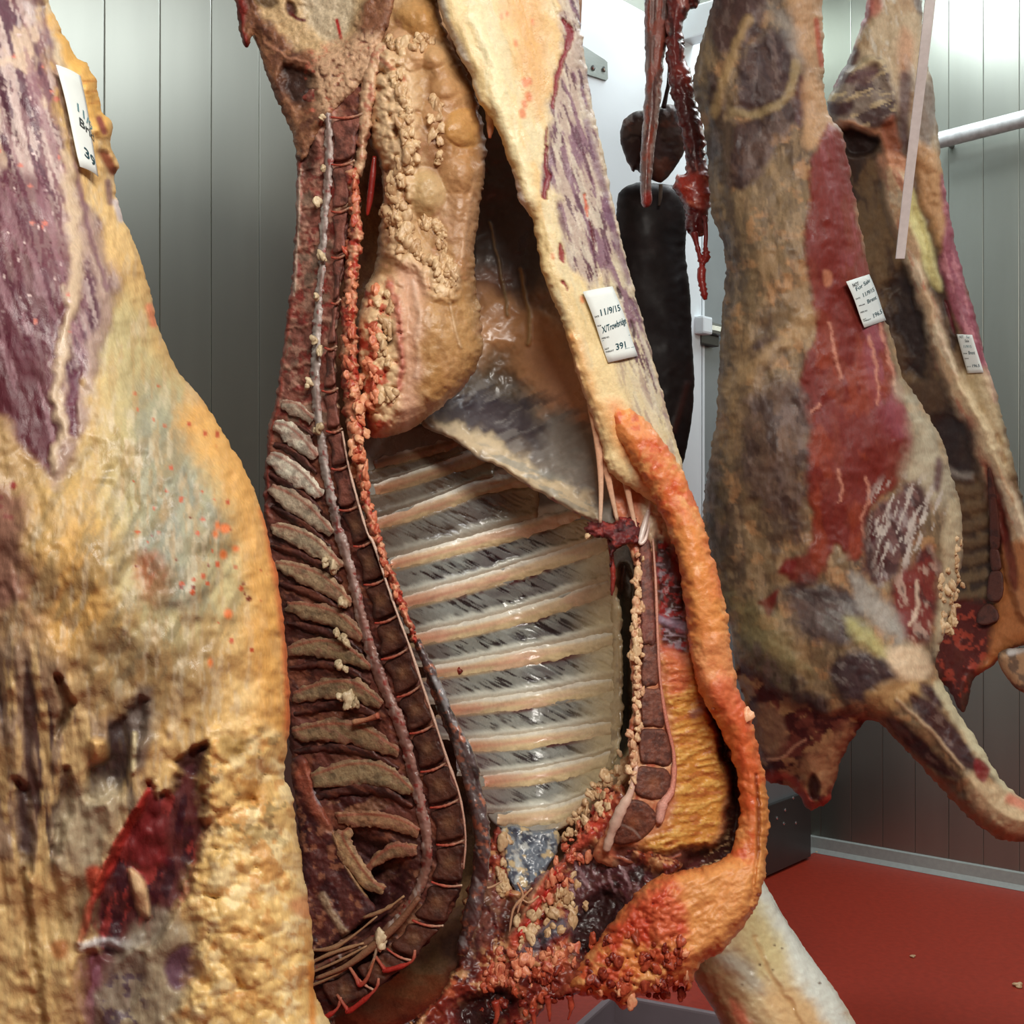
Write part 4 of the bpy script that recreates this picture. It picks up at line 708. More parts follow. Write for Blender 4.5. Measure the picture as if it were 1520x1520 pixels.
# --- neck end: bloody curds, dark lean, windpipe
D_nk = TPS([(690, 1250, 1.86), (760, 1300, 1.87), (860, 1200, 1.85), (930, 1180, 1.82), (690, 1450, 1.80), (800, 1400, 1.80), (900, 1350, 1.79), (960, 1300, 1.79), (640, 1540, 1.76), (780, 1500, 1.76), (880, 1450, 1.74)])
p = Patch([(690, 1330), (712, 1280), (730, 1240), (740, 1225), (752, 1250), (756, 1300), (775, 1322), (800, 1300), (830, 1280), (860, 1240), (880, 1200), (905, 1170), (928, 1170), (925, 1210), (908, 1250), (960, 1262), (1010, 1280), (1000, 1300), (960, 1330), (930, 1370), (900, 1420), (870, 1466), (840, 1480), (812, 1488), (796, 1510), (770, 1530), (740, 1560), (600, 1560), (610, 1520), (650, 1480), (680, 1420)], D_nk, 2, 12, .02, .06, rag=4, rsc=9, col=(140, 56, 42))
p.noise((76, 24, 22), 30, .42, .62, .9); p.noise((196, 104, 70), 18, .54, .7, .85, seed=3); p.noise((214, 160, 112), 12, .6, .74, .8, seed=5)
p.fill([(850, 1275), (880, 1258), (930, 1270), (975, 1296), (960, 1320), (920, 1370), (880, 1430), (850, 1420), (842, 1350)], (74, 38, 44), 12, .95, -.012, 10); dm = p.mask([(850, 1275), (930, 1270), (975, 1300), (920, 1370), (850, 1380)], 10); p.noise((150, 118, 124), 8, .6, .72, .8, ang=60, st=3, seed=2, mask=dm); p.noise((38, 16, 18), 20, .5, .66, .9, seed=6, mask=dm); p.fill([(880, 1330), (920, 1330), (900, 1400), (860, 1430), (850, 1400)], (40, 14, 14), 12, .9, -.02, 8)
p.fill([(862, 1205), (888, 1180), (906, 1182), (900, 1215), (884, 1240), (868, 1240)], (196, 60, 46), 7, .8, .004, 6); p.fill([(880, 1185), (898, 1182), (894, 1208), (880, 1212)], (126, 22, 22), 5, .85, -.004, 5)
p.stroke([(872, 1240), (838, 1270), (806, 1320), (784, 1370), (762, 1400)], 9, (196, 84, 66), 6, .85, .008, 6); p.stroke([(826, 1290), (800, 1345), (770, 1390)], 3, (190, 36, 30), 2.5, .9, .004, 3); p.stroke([(815, 1288), (780, 1350), (750, 1395)], 3, (206, 156, 120), 3, .8, .004, 4)
p.stroke([(834, 1368), (805, 1392), (780, 1420)], 10, (92, 92, 104), 6, .9, .006, 6); p.noise((50, 46, 56), 6, .55, .68, .8, ang=-40, st=2, seed=4, mask=p.lmask([(834, 1368), (805, 1392), (780, 1420)], 10))
p.fill([(750, 1330), (775, 1340), (770, 1370), (750, 1400), (742, 1370)], (58, 26, 22), 6, .85, -.012, 5); p.fill([(720, 1300), (742, 1310), (745, 1370), (715, 1420), (690, 1440), (700, 1360)], (98, 66, 64), 9, .75, 0, 7)
p.fill([(640, 1500), (720, 1470), (800, 1460), (860, 1430), (830, 1480), (740, 1550), (620, 1560)], (100, 26, 22), 14, .8, -.008, 10); p.fill([(680, 1490), (750, 1470), (770, 1500), (720, 1530), (690, 1530)], (34, 18, 20), 10, .85, -.02, 8)
k = p.curds(11, .009, sst(1200, 1260, p.V)*(1-dm)*sst(700, 730, p.U), 2, None, (110, 30, 26)); p.curds(6, .003, 1., 5); p.disp(.006, 24)
nk = p; nko = p.build('neck_end', mid, flesh('bloody_flesh', rough=.33, bump=.5, scale=150, mott=.2, coat=.2))
L = catmull([(748, 1240), (750, 1290), (748, 1330)], False, 20); lobules(nko, nk, [(q[0]+rs.randn()*4, q[1], 4+5*rs.rand()) for q in L[rs.randint(0, len(L), 20)]], fat_pale)
for line, n, sp_, mt, r in (([(905, 1180), (885, 1215), (850, 1265), (815, 1320), (840, 1300)], 30, 9, fat_pink, 5), ([(838, 1310), (840, 1340), (830, 1360), (800, 1370), (770, 1400)], 34, 12, fat_pale, 6), ([(745, 1420), (735, 1450), (760, 1440), (790, 1440), (850, 1400)], 40, 14, fat_pink, 6), ([(720, 1490), (760, 1470), (820, 1460), (790, 1500)], 26, 16, fat_red, 6), ([(930, 1140), (905, 1160), (880, 1190), (860, 1210), (850, 1240)], 36, 9, fat_pale, 6)):
    L = catmull(line, False, 20); lobules(nko, nk, [(q[0]+rs.randn()*sp_, q[1]+rs.randn()*sp_, r*(.6+.9*rs.rand())) for q in L[rs.randint(0, len(L), int(n*1.4))]], mt)
for i, pts in enumerate(([(768, 1310), (776, 1330), (762, 1350), (756, 1385)], [(790, 1318), (775, 1335), (768, 1356)], [(705, 1312), (725, 1318), (745, 1308)], [(800, 1330), (786, 1340), (775, 1335)])):
    ptube('membrane_strand', pts, 1.80, [1.5, 2.2, 1.2], nko, fl_wet, seg=6, cols=[(206, 160, 120), (190, 150, 120)], jit=.3, seed=i)
for i, (u, v) in enumerate(((735, 1500), (790, 1512), (812, 1492), (845, 1490), (770, 1528))):
    ptube('shred', [(u, v-14), (u+3, v+6), (u-2+3*(i % 3), v+24)], 1.75, [6, 4, 1.5], nko, MATS['bloody_flesh'], seg=7, cols=[(150, 50, 38), (180, 80, 56), (150, 40, 30)], jit=.3, seed=i)

# --- fore shank sticking out behind the brisket
D_sh = TPS([(1080, 1300, 2.02), (1150, 1320, 2.08), (1060, 1450, 2.02), (1200, 1430, 2.06), (1150, 1600, 2.0), (1290, 1600, 2.05)])
p = Patch([(1070, 1300), (1120, 1290), (1136, 1312), (1152, 1340), (1176, 1380), (1204, 1420), (1236, 1464), (1264, 1508), (1300, 1580), (1330, 1650), (1180, 1650), (1100, 1580), (1060, 1500), (1034, 1460), (1030, 1430), (1040, 1380)], D_sh, 2, 60, .09, .12, rag=1, col=(216, 196, 150))
p.fill([(1110, 1290), (1150, 1320), (1230, 1440), (1310, 1600), (1270, 1600), (1200, 1480), (1150, 1400)], (226, 232, 222), 16, .9, .003, 10); p.fill([(1100, 1330), (1140, 1350), (1160, 1400), (1150, 1440), (1110, 1420)], (206, 192, 138), 18, .7, 0, 10)
p.fill([(1030, 1430), (1070, 1420), (1110, 1480), (1160, 1560), (1130, 1600), (1070, 1520)], (150, 110, 74), 16, .8, 0, 10); p.fill([(1060, 1410), (1110, 1420), (1140, 1470), (1110, 1470)], (168, 166, 156), 14, .7, 0, 8); p.fill([(1130, 1470), (1200, 1480), (1240, 1560), (1180, 1560)], (224, 182, 128), 20, .7, 0, 12)
p.fill([(1078, 1482), (1100, 1490), (1116, 1515), (1100, 1520)], (206, 110, 84), 8, .8, 0, 6); p.stroke([(1120, 1390), (1140, 1440), (1180, 1500), (1210, 1580)], 3, (196, 156, 104), 3, .6, -.003, 4); p.spots(6, [(1080, 1400), (1240, 1400), (1240, 1520), (1080, 1520)], (1.5, 3), (90, 60, 40), 2)
p.disp(.004, 30, ang=60, st=2); p.disp(.001, 8); p.build('fore_shank', mid, flesh('fascia', rough=.36, bump=.25, scale=120, mott=.07, coat=.1))
# ------------------------------------------------------------------ the near side at the left, outer fat towards the camera
rs = np.random.RandomState(21)
lf = thing('beef_side', (-.36, 1.25, .60), 'nearest side of beef at the left edge, purple muscle above a yellow fat cover', 'meat', GC)
D_lf = TPS([(-300, -100, 1.30), (50, -100, 1.24), (180, 250, 1.30), (-300, 500, 1.24), (50, 400, 1.20), (250, 550, 1.26), (-300, 900, 1.20), (150, 850, 1.14), (400, 850, 1.22), (-300, 1300, 1.22), (200, 1200, 1.17), (420, 1200, 1.22), (150, 1600, 1.20), (450, 1600, 1.22)])
lo = [(-310, -100), (55, -100), (72, 0), (84, 30), (100, 62), (112, 85), (130, 96), (141, 115), (146, 145), (152, 168), (166, 185), (164, 215), (176, 245), (170, 266), (173, 290), (184, 325), (200, 365), (217, 410), (228, 460), (243, 505), (262, 548), (290, 582), (320, 622), (345, 665), (370, 712), (386, 750), (398, 800), (412, 862), (422, 930), (428, 1000), (430, 1060), (426, 1110), (422, 1150), (433, 1180), (440, 1230), (452, 1310), (464, 1390), (466, 1470), (464, 1620), (-310, 1620)]
p = Patch(lo, D_lf, 3, 130, .12, .12, rag=2.5, rsc=14, col=(212, 174, 112))
p.noise((230, 196, 136), 70, .42, .7, .8, ang=100, st=2); p.noise((190, 146, 84), 50, .55, .76, .7, ang=100, st=2, seed=3)
p.fill([(150, 440), (215, 430), (260, 560), (320, 650), (350, 780), (350, 900), (280, 960), (180, 960), (140, 800), (130, 620)], (184, 172, 126), 40, .9, 0, 30, 70)
p.fill([(215, 560), (270, 600), (310, 700), (320, 830), (280, 900), (215, 870), (190, 760), (200, 640)], (150, 150, 128), 34, .9, .004, 24, 60, 2)
p.noise((128, 128, 114), 40, .55, .75, .6, ang=80, st=2, seed=5, mask=p.mask([(200, 560), (330, 700), (330, 900), (200, 900)], 40))
p.fill([(30, 780), (130, 700), (170, 850), (150, 980), (60, 1040), (20, 940)], (206, 156, 82), 36, .7, .008, 20, 60)
p.fill([(110, 960), (260, 940), (320, 1010), (260, 1060), (150, 1060)], (136, 112, 78), 34, .7, 0, 24, 50); p.fill([(195, 825), (240, 830), (250, 880), (215, 890)], (172, 88, 48), 16, .7, 0, 10, 20)
p.fill([(-310, 760), (30, 740), (60, 860), (50, 1000), (90, 1120), (60, 1300), (-310, 1320)], (150, 116, 92), 34, .75, 0, 24, 50); p.fill([(60, 640), (130, 560), (180, 640), (150, 760), (80, 820), (30, 780)], (190, 160, 104), 30, .6, 0, 20, 40)
p.noise((140, 120, 84), 26, .52, .74, .6, ang=118, st=3.5, seed=6, mask=p.mask([(40, 740), (220, 560), (340, 720), (380, 900), (280, 1080), (60, 1080)], 50)); p.noise((120, 112, 88), 14, .58, .74, .5, ang=118, st=4, seed=1, mask=p.mask([(120, 740), (260, 620), (340, 760), (330, 960), (150, 1020)], 40))
# muscle
m = p.fill([(-310, -100), (45, -100), (64, 20), (76, 90), (92, 170), (106, 240), (125, 300), (150, 360), (165, 420), (160, 470), (130, 560), (112, 640), (95, 690), (72, 708), (44, 680), (10, 640), (-40, 600), (-310, 560)], (126, 88, 96), 14, .97, .004, 14, 40)
p.noise((84, 46, 62), 16, .45, .6, .85, ang=72, st=6, seed=1, mask=m); p.noise((196, 172, 164), 9, .55, .68, .8, ang=76, st=8, seed=3, mask=m*sst(660, 300, p.V)); p.noise((206, 186, 178), 5, .60, .70, .7, ang=76, st=9, seed=7, mask=m*sst(660, 400, p.V)); p.noise((212, 186, 160), 34, .6, .76, .8, ang=70, st=2, seed=6, mask=m*sst(420, 250, p.V)); p.noise((212, 196, 166), 9, .56, .74, .4, ang=95, st=5, seed=2, mask=1-m); p.noise((176, 140, 90), 8, .58, .74, .4, ang=92, st=5, seed=4, mask=1-m)
p.fill([(-310, 470), (20, 500), (70, 560), (80, 640), (74, 705), (44, 680), (0, 632), (-60, 590), (-310, 560)], (82, 20, 34), 16, .92, -.002, 10); p.fill([(-60, 250), (60, 270), (110, 380), (120, 470), (60, 520), (-60, 500)], (88, 28, 46), 26, .75, 0, 20); p.noise((148, 108, 116), 12, .58, .7, .6, ang=74, st=8, seed=2, mask=m)
p.stroke([(98, 230), (112, 330), (108, 430), (92, 520), (90, 640), (80, 700)], 9, (206, 182, 150), 7, .85, .004, 10, 30); p.stroke([(128, 320), (150, 420), (140, 520), (112, 640), (90, 720)], 10, (176, 150, 134), 9, .8, .002, 12, 30, 3)
p.stroke([(112, 560), (104, 600), (110, 640)], 7, (92, 36, 58), 5, .9, -.003, 5); p.stroke([(60, 0), (85, 110), (105, 210), (130, 330), (160, 430)], 3.5, (110, 70, 88), 3, .7, -.002, 4); p.stroke([(76, 20), (95, 120), (118, 230)], 6, (204, 188, 164), 6, .8, .002, 5)
p.spots(14, [(0, 50), (90, 60), (120, 500), (0, 500)], (2, 5), (206, 120, 104), 4); p.spots(26, [(0, 30), (90, 60), (110, 500), (0, 560)], (1.5, 3.5), (226, 200, 196), 6)
p.fill([(-310, 600), (-20, 610), (20, 660), (60, 712), (40, 790), (0, 860), (-310, 880)], (172, 140, 96), 14, .85, .006, 10); p.spots(5, [(0, 690), (30, 720), (24, 800), (0, 800)], (4, 9), (140, 44, 34), 3, 0, 3); p.fill([(-310, 740), (10, 730), (24, 800), (20, 900), (-310, 930)], (140, 92, 84), 18, .75, 0, 14)
# right rim: yellow edge, holes, orange tint
p.stroke([(84, 30), (112, 86), (132, 110), (142, 160), (152, 190)], 13, (224, 174, 92), 6, .9, .006, 3)
for y in (118, 134, 150): p.stroke([(124+(y-118)*.3, y+4), (146+(y-118)*.2, y)], 2, (186, 118, 52), 2, .7, -.003)
p.stroke([(147, 176), (155, 196)], 5, (126, 48, 58), 3, .9, -.006); p.fill([(146, 226), (160, 226), (174, 250), (168, 262), (158, 250)], (120, 48, 20), 4, .95, -.012, 2); p.stroke([(160, 270), (164, 300)], 5, (120, 84, 96), 3, .8); p.stroke([(172, 300), (180, 325)], 5, (216, 206, 206), 3, .9)
p.stroke([(222, 456), (228, 480)], 6, (224, 130, 96), 4, .8); p.stroke([(300, 620), (360, 720), (392, 830), (410, 960), (414, 1080)], 34, (226, 166, 84), 22, .7, .003, 12); p.stroke([(392, 760), (415, 870), (426, 980), (430, 1070), (424, 1130)], 7, (210, 96, 46), 6, .85, 0, 3)
p.spots(40, [(200, 500), (330, 650), (395, 800), (400, 980), (300, 980), (190, 880)], (1.5, 5), (186, 84, 48), 8); p.spots(12, [(200, 760), (350, 760), (380, 900), (200, 920)], (2, 5), (120, 52, 34), 9); p.spots(7, [(290, 740), (390, 760), (380, 1020), (300, 1000)], (5, 10), (214, 116, 60), 5, 0, 4)
# lower part: folds, gash with red muscle, lumps of fat
folds = p.mask([(-310, 950), (60, 960), (120, 1040), (200, 1080), (215, 1180), (130, 1300), (110, 1400), (-310, 1400)], 30, 14); p.mix(folds*.85, (146, 120, 98)); n = fbm(p.U, p.V, 26, 3, 84, 8, 2); p.mix(folds*sst(.54, .66, n)*.9, (72, 52, 50)); p.h += .012*folds*(n*-1+.5); p.noise((214, 180, 124), 20, .55, .7, .8, ang=84, st=6, seed=5, mask=folds)
p.stroke([(88, 1010), (98, 1050), (86, 1090)], [8, 9, 3], (96, 72, 52), 5, .8, -.012, 4); p.fill([(20, 1160), (40, 1170), (52, 1260), (50, 1300), (34, 1280)], (64, 44, 46), 8, .9, -.012, 6); p.stroke([(100, 1150), (92, 1220), (80, 1260)], 8, (84, 62, 56), 6, .8, -.008, 5)
p.fill([(180, 1060), (215, 1040), (205, 1110), (180, 1170), (140, 1190), (128, 1175), (150, 1120)], (62, 48, 46), 9, .92, -.012, 8); p.fill([(190, 1050), (225, 1020), (225, 1110), (205, 1140)], (110, 96, 88), 8, .8, 0, 6); p.stroke([(200, 1090), (196, 1145)], 4, (206, 190, 150), 3, .9, .004)
p.fill([(90, 1200), (160, 1160), (190, 1180), (170, 1240), (140, 1290), (90, 1310)], (180, 164, 134), 14, .85, .004, 10); p.fill([(132, 1100), (156, 1100), (158, 1125), (140, 1130)], (222, 180, 116), 7, .9, .01)
g = p.fill([(222, 1160), (240, 1180), (270, 1150), (290, 1110), (310, 1105), (304, 1150), (300, 1220), (290, 1280), (268, 1340), (220, 1400), (196, 1410), (150, 1410), (140, 1330), (170, 1260), (190, 1215)], (82, 26, 36), 8, .97, -.014, 8); p.noise((54, 20, 30), 16, .45, .64, .9, ang=100, st=3, seed=1, mask=g); p.noise((160, 60, 56), 14, .58, .72, .8, ang=110, st=3, seed=4, mask=g)
p.fill([(195, 1215), (222, 1172), (245, 1200), (246, 1280), (210, 1290), (190, 1270)], (116, 32, 34), 9, .85, .004, 6); p.stroke([(220, 1172), (190, 1225), (160, 1290), (135, 1340), (118, 1400)], [4, 6, 9, 6, 4], (164, 42, 34), 3, .9, .006, 3); p.fill([(128, 1290), (150, 1288), (148, 1320), (134, 1325)], (186, 70, 48), 5, .9)
p.fill([(190, 1290), (215, 1310), (222, 1360), (205, 1350)], (222, 186, 140), 4, .9, .006, 3); p.stroke([(120, 1408), (150, 1396), (190, 1404), (205, 1394)], 7, (198, 196, 198), 5, .85, .004, 4)
b = p.fill([(112, 1420), (160, 1412), (210, 1420), (200, 1480), (160, 1540), (150, 1620), (90, 1620), (98, 1500)], (92, 34, 52), 8, .95, -.006, 6); p.noise((140, 90, 104), 10, .56, .7, .8, ang=100, st=4, seed=6, mask=b); p.fill([(160, 1440), (230, 1360), (290, 1400), (280, 1620), (150, 1620)], (150, 138, 118), 16, .85, 0, 12); p.fill([(244, 1420), (290, 1405), (292, 1445), (256, 1468)], (96, 58, 82), 6, .9, -.004, 5); p.noise((84, 66, 84), 14, .58, .72, .8, seed=5, mask=p.mask([(150, 1470), (210, 1440), (215, 1620), (150, 1620)], 14))
lump = p.mask([(300, 1110), (430, 1100), (450, 1250), (470, 1400), (470, 1620), (250, 1620), (300, 1400), (285, 1330), (310, 1220)], 24, 14); p.mix(lump*.85, (230, 192, 122)); p.noise((238, 214, 160), 26, .48, .68, .85, seed=2, mask=lump); p.noise((206, 150, 84), 20, .6, .74, .8, seed=4, mask=lump); p.noise((150, 128, 84), 16, .66, .76, .8, seed=6, mask=lump*sst(1340, 1200, p.V)); p.curds(34, .012, lump, 2); p.curds(14, .004, lump, 4)
p.fill([(262, 1130), (300, 1105), (310, 1112), (290, 1150), (265, 1140)], (72, 34, 46), 5, .9, -.008, 3); p.fill([(330, 1100), (360, 1090), (366, 1118), (340, 1125)], (150, 116, 60), 9, .8, -.006, 5); p.fill([(360, 1160), (395, 1155), (398, 1190), (370, 1195)], (176, 124, 58), 12, .7, -.006, 5); p.fill([(430, 1340), (460, 1330), (464, 1360), (440, 1358)], (214, 140, 96), 8, .7); p.stroke([(462, 1430), (464, 1520), (462, 1600)], 5, (220, 140, 60), 4, .8)
pl = p.mask([(-310, 1280), (60, 1290), (110, 1320), (110, 1420), (95, 1620), (-310, 1620)], 24, 10); p.mix(pl*.75, (222, 190, 130)); p.noise((196, 156, 104), 22, .54, .7, .8, ang=84, st=3, seed=3, mask=pl); p.stroke([(36, 1300), (46, 1400), (60, 1500), (72, 1600)], 6, (150, 116, 74), 6, .8, -.008, 6); p.fill([(76, 1400), (100, 1396), (98, 1420), (82, 1424)], (176, 104, 56), 6, .8)
p.disp(.010, 90, seed=4, mask=1-.6*m); p.disp(.0022, 30, ang=82, st=3); p.disp(.0011, 9, ang=78, st=4)
p.build('fat_cover', lf, flesh('outer_fat', rough=.48, bump=.35, scale=230, mott=.12, sss=.03, low=.3, streak=(1, 1, .4))); lfp = p

# ------------------------------------------------------------------ paper tags
paper = plain('tag_paper', (226, 234, 230), rough=.6, bump=.05, scale=40, mott=.03)
ink = plain('green_blue_ink', (10, 66, 78), rough=.5); ink2 = plain('black_print', (52, 60, 62), rough=.6); ink3 = plain('faded_blue_ink', (92, 132, 140), rough=.6)
_tc = {}
def text_mesh(s):
    if s not in _tc:
        c = bpy.data.curves.new('t', 'FONT'); c.body = s; c.size = 1; c.offset = .014; c.resolution_u = 3; o = bpy.data.objects.new('t', c); SC.collection.objects.link(o)
        bpy.context.view_layer.update(); me = bpy.data.meshes.new_from_object(o.evaluated_get(bpy.context.evaluated_depsgraph_get()))
        V = np.array([v.co[:2] for v in me.vertices]); Fc = [tuple(q.vertices) for q in me.polygons]; bpy.data.objects.remove(o); bpy.data.curves.remove(c); bpy.data.meshes.remove(me); _tc[s] = (V, Fc)
    return _tc[s]
def paper_tag(label, corners, d, lines, group=None, curl=.004):
    """corners in pixels: top left, top right, bottom right, bottom left; d depth at each; lines: (text, s, t, height, width or None, slope, ink)"""
    P = np.array([W(np.array(float(u)), np.array(float(v)), np.array(float(q))) for (u, v), q in zip(corners, d)])
    nrm = np.cross(P[3]-P[0], P[1]-P[0]); nrm /= np.linalg.norm(nrm); nrm *= np.sign(-nrm[1]); Wd = np.linalg.norm(P[1]-P[0]); Hd = np.linalg.norm(P[3]-P[0])
    def pos(s, t, off=0):
        s = np.asarray(s, float)[..., None]; t = np.asarray(t, float)[..., None]
        return P[0]*(1-s)*(1-t)+P[1]*s*(1-t)+P[2]*s*t+P[3]*(1-s)*t+nrm*(off+curl*(1-(2*s-1)**2)*1.0+curl*.5*np.sin(t*5))
    root = thing('paper_tag', tuple(P.mean(0)), label, 'label', group); n, m_ = 7, 11
    S, T = np.meshgrid(np.linspace(0, 1, n), np.linspace(0, 1, m_)); f = pos(S, T, .0004).reshape(-1, 3); b = pos(S, T, -.0004).reshape(-1, 3); q = []
    for j in range(m_-1):
        for i in range(n-1): a = j*n+i; q += [(a, a+n, a+n+1, a+1)]; a += n*m_; q += [(a, a+1, a+n+1, a+n)]
    ring = [i for i in range(n)]+[j*n+n-1 for j in range(1, m_)]+[(m_-1)*n+i for i in range(n-2, -1, -1)]+[j*n for j in range(m_-2, 0, -1)]
    for a, c in zip(ring, ring[1:]+ring[:1]): q.append((a, c, c+n*m_, a+n*m_))
    mesh_obj('paper', np.r_[f, b], q, root, paper)
    for tx, s0, t0, hh, ww, sl, mt in lines:
        if tx == '-':
            V = np.array([(0, 0), (1, 0), (1, .03), (0, .03)], float)*[ww*Wd, Hd*.2]; Fc = [(0, 1, 2, 3)]
        else:
            V, Fc = text_mesh(tx); V = V*hh*Hd/.7
            if ww: V = V*[ww*Wd/np.ptp(V[:, 0]), 1]
            V = np.stack([V[:, 0]+V[:, 1]*.18, V[:, 1]], 1)
        s_ = s0+V[:, 0]/Wd; t_ = t0-(V[:, 1]+V[:, 0]*sl)/Hd; X = pos(s_, t_, .0009); me = bpy.data.meshes.new('handwriting')
        me.from_pydata([tuple(x) for x in X-origin(root)], [], Fc); me.materials.append(mt); link(bpy.data.objects.new('handwriting' if mt is not ink2 else 'print', me), root)
    return root
GT = 'paper tags on the sides of beef'
def dl(p, cs, off=.006): return [min(p.at(*c) for c in cs)-off]*4
c1 = [(865, 433), (909, 425), (948, 528), (904, 538)]
d1 = strip.plane(c1)
paper_tag('white paper tag reading 391 on the yellow flank of the middle side', c1, d1, [('11/9/15', .17, .37, .085, .70, .06, ink), ('DATE', .03, .375, .022, .12, .0, ink2), ('X/Trowbridge', .10, .60, .085, .88, .16, ink), ('FROM', .02, .50, .018, .1, 0, ink2), ('HIDE NO.', .03, .675, .022, .22, 0, ink2), ('-', .04, .70, 0, .92, 0, ink3), ('391', .32, .86, .085, .34, .04, ink), ('HOT', .02, .825, .022, .12, 0, ink2), ('WEIGHT', .02, .865, .022, .24, 0, ink2), ('-', .62, .87, 0, .36, 0, ink3)], GT)
paper_tag('narrow white tag smudged with blue on the near side at the left', [(83, 96), (119, 113), (147, 262), (120, 247)], lfp.plane([(83, 96), (119, 113), (147, 262), (120, 247)]), [('11/9', .30, .40, .09, .7, -.5, ink3), ('Brid', .32, .56, .09, .75, -.3, ink2), ('39', .28, .86, .10, .55, -.3, ink)], GT, .002)

# ------------------------------------------------------------------ third side, outer face towards the camera, fore leg at the lower right
th = thing('beef_side', (.55, 2.75, .72), 'side of beef with a broad red muscle sheet and a leg pointing right', 'meat', GC)
D_t = TPS([(1040, -60, 2.80), (1220, -60, 2.78), (1040, 400, 2.80), (1200, 400, 2.70), (1300, 450, 2.78), (1050, 800, 2.80), (1200, 700, 2.66), (1400, 700, 2.80), (1100, 1000, 2.78), (1280, 950, 2.66), (1420, 900, 2.80), (1350, 1000, 2.64), (1440, 1120, 2.62), (1520, 1210, 2.60), (1180, 1150, 2.82)])
to = [(1070, -70), (1058, 0), (1042, 60), (1031, 100), (1030, 135), (1046, 200), (1052, 260), (1056, 320), (1070, 352), (1078, 400), (1072, 470), (1066, 560), (1060, 640), (1048, 720), (1042, 780), (1050, 840), (1066, 890), (1084, 940), (1092, 1000), (1110, 1060), (1120, 1120), (1140, 1160), (1172, 1166), (1190, 1186), (1200, 1201), (1214, 1200), (1232, 1186), (1242, 1150), (1254, 1118), (1274, 1086), (1294, 1068), (1330, 1098), (1380, 1152), (1430, 1206), (1470, 1238), (1500, 1248), (1540, 1246), (1560, 1230), (1550, 1200), (1516, 1184), (1490, 1160), (1466, 1124), (1444, 1090), (1420, 1052), (1398, 1012), (1388, 985), (1400, 950), (1412, 900), (1425, 850), (1430, 800), (1424, 750), (1412, 700), (1396, 650), (1372, 606), (1340, 560), (1325, 500), (1308, 460), (1290, 400), (1278, 340), (1266, 280), (1256, 225), (1246, 188), (1234, 180), (1224, 140), (1222, 90), (1222, 0), (1222, -70)]
p = Patch(to, D_t, 2.5, 60, .10, .10, rag=2.5, rsc=10, col=(132, 110, 82))
p.noise((158, 128, 92), 46, .45, .7, .8, ang=85, st=2); p.noise((96, 78, 64), 36, .50, .74, .8, ang=85, st=2, seed=3); p.noise((186, 140, 96), 24, .6, .76, .7, seed=5)
p.noise((88, 70, 58), 8, .52, .72, .4, ang=84, st=3.5, seed=7); p.noise((186, 156, 118), 7, .58, .74, .35, ang=84, st=3.5, seed=3)
def tm(poly, col=(78, 54, 52), f=10, w=8, a=.92, h=.003, streak=(124, 104, 96), ang=80, seed=1):
    mm = p.fill(poly, col, f, a, h, w, 24, seed); p.noise(streak, 12, .54, .72, .6, ang=ang, st=2.5, seed=seed+2, mask=mm); p.noise((48, 30, 32), 16, .55, .72, .6, ang=ang, st=2, seed=seed+4, mask=mm); return mm
tm([(1058, -70), (1140, -70), (1136, 20), (1120, 50), (1090, 80), (1060, 70), (1050, 40)]); tm([(1110, 70), (1140, 40), (1176, 60), (1180, 110), (1160, 150), (1120, 164), (1094, 160), (1098, 110)], (70, 48, 48)); tm([(1178, 120), (1196, 112), (1200, 150), (1190, 190), (1176, 170)], (82, 40, 36), 6, 5)
tm([(1050, 120), (1064, 110), (1078, 150), (1064, 190), (1050, 175)], (74, 54, 46), 6, 5); tm([(1056, 185), (1090, 180), (1094, 210), (1074, 260), (1060, 240)], (84, 66, 54), 8); tm([(1090, 190), (1130, 180), (1148, 200), (1136, 240), (1100, 280), (1082, 262)], (78, 56, 52), 8); tm([(1140, 160), (1170, 150), (1184, 170), (1160, 205), (1140, 195)], (80, 60, 54), 8); p.stroke([(1110, 30), (1080, 100), (1060, 170)], 7, (170, 140, 96), 5, .8, .003, 4); p.stroke([(1090, 168), (1130, 166), (1170, 140), (1184, 90)], 6, (162, 140, 100), 4, .8, .003, 4)
p.fill([(1160, -70), (1222, -70), (1222, 100), (1216, 140), (1200, 110), (1180, 60)], (196, 156, 116), 14, .8, 0, 8); p.fill([(1140, 10), (1180, 40), (1190, 90), (1170, 70)], (150, 144, 136), 12, .7, 0, 6); p.stroke([(1212, 30), (1216, 70), (1220, 96)], 4, (176, 74, 52), 3, .8)
p.fill([(1196, 110), (1224, 140), (1240, 185), (1224, 210), (1200, 220), (1190, 190)], (200, 158, 116), 8, .8, .003, 5)
sh = p.fill([(1230, 182), (1248, 196), (1262, 250), (1275, 330), (1290, 400), (1306, 460), (1318, 520), (1338, 590), (1358, 640), (1350, 690), (1330, 720), (1300, 745), (1284, 780), (1278, 820), (1264, 830), (1240, 810), (1222, 850), (1208, 868), (1180, 862), (1164, 842), (1170, 830), (1200, 820), (1206, 760), (1194, 700), (1200, 640), (1186, 590), (1196, 540), (1210, 490), (1202, 420), (1196, 360), (1200, 300), (1206, 240), (1216, 214)], (128, 54, 42), 6, .97, .004, 5, 18)
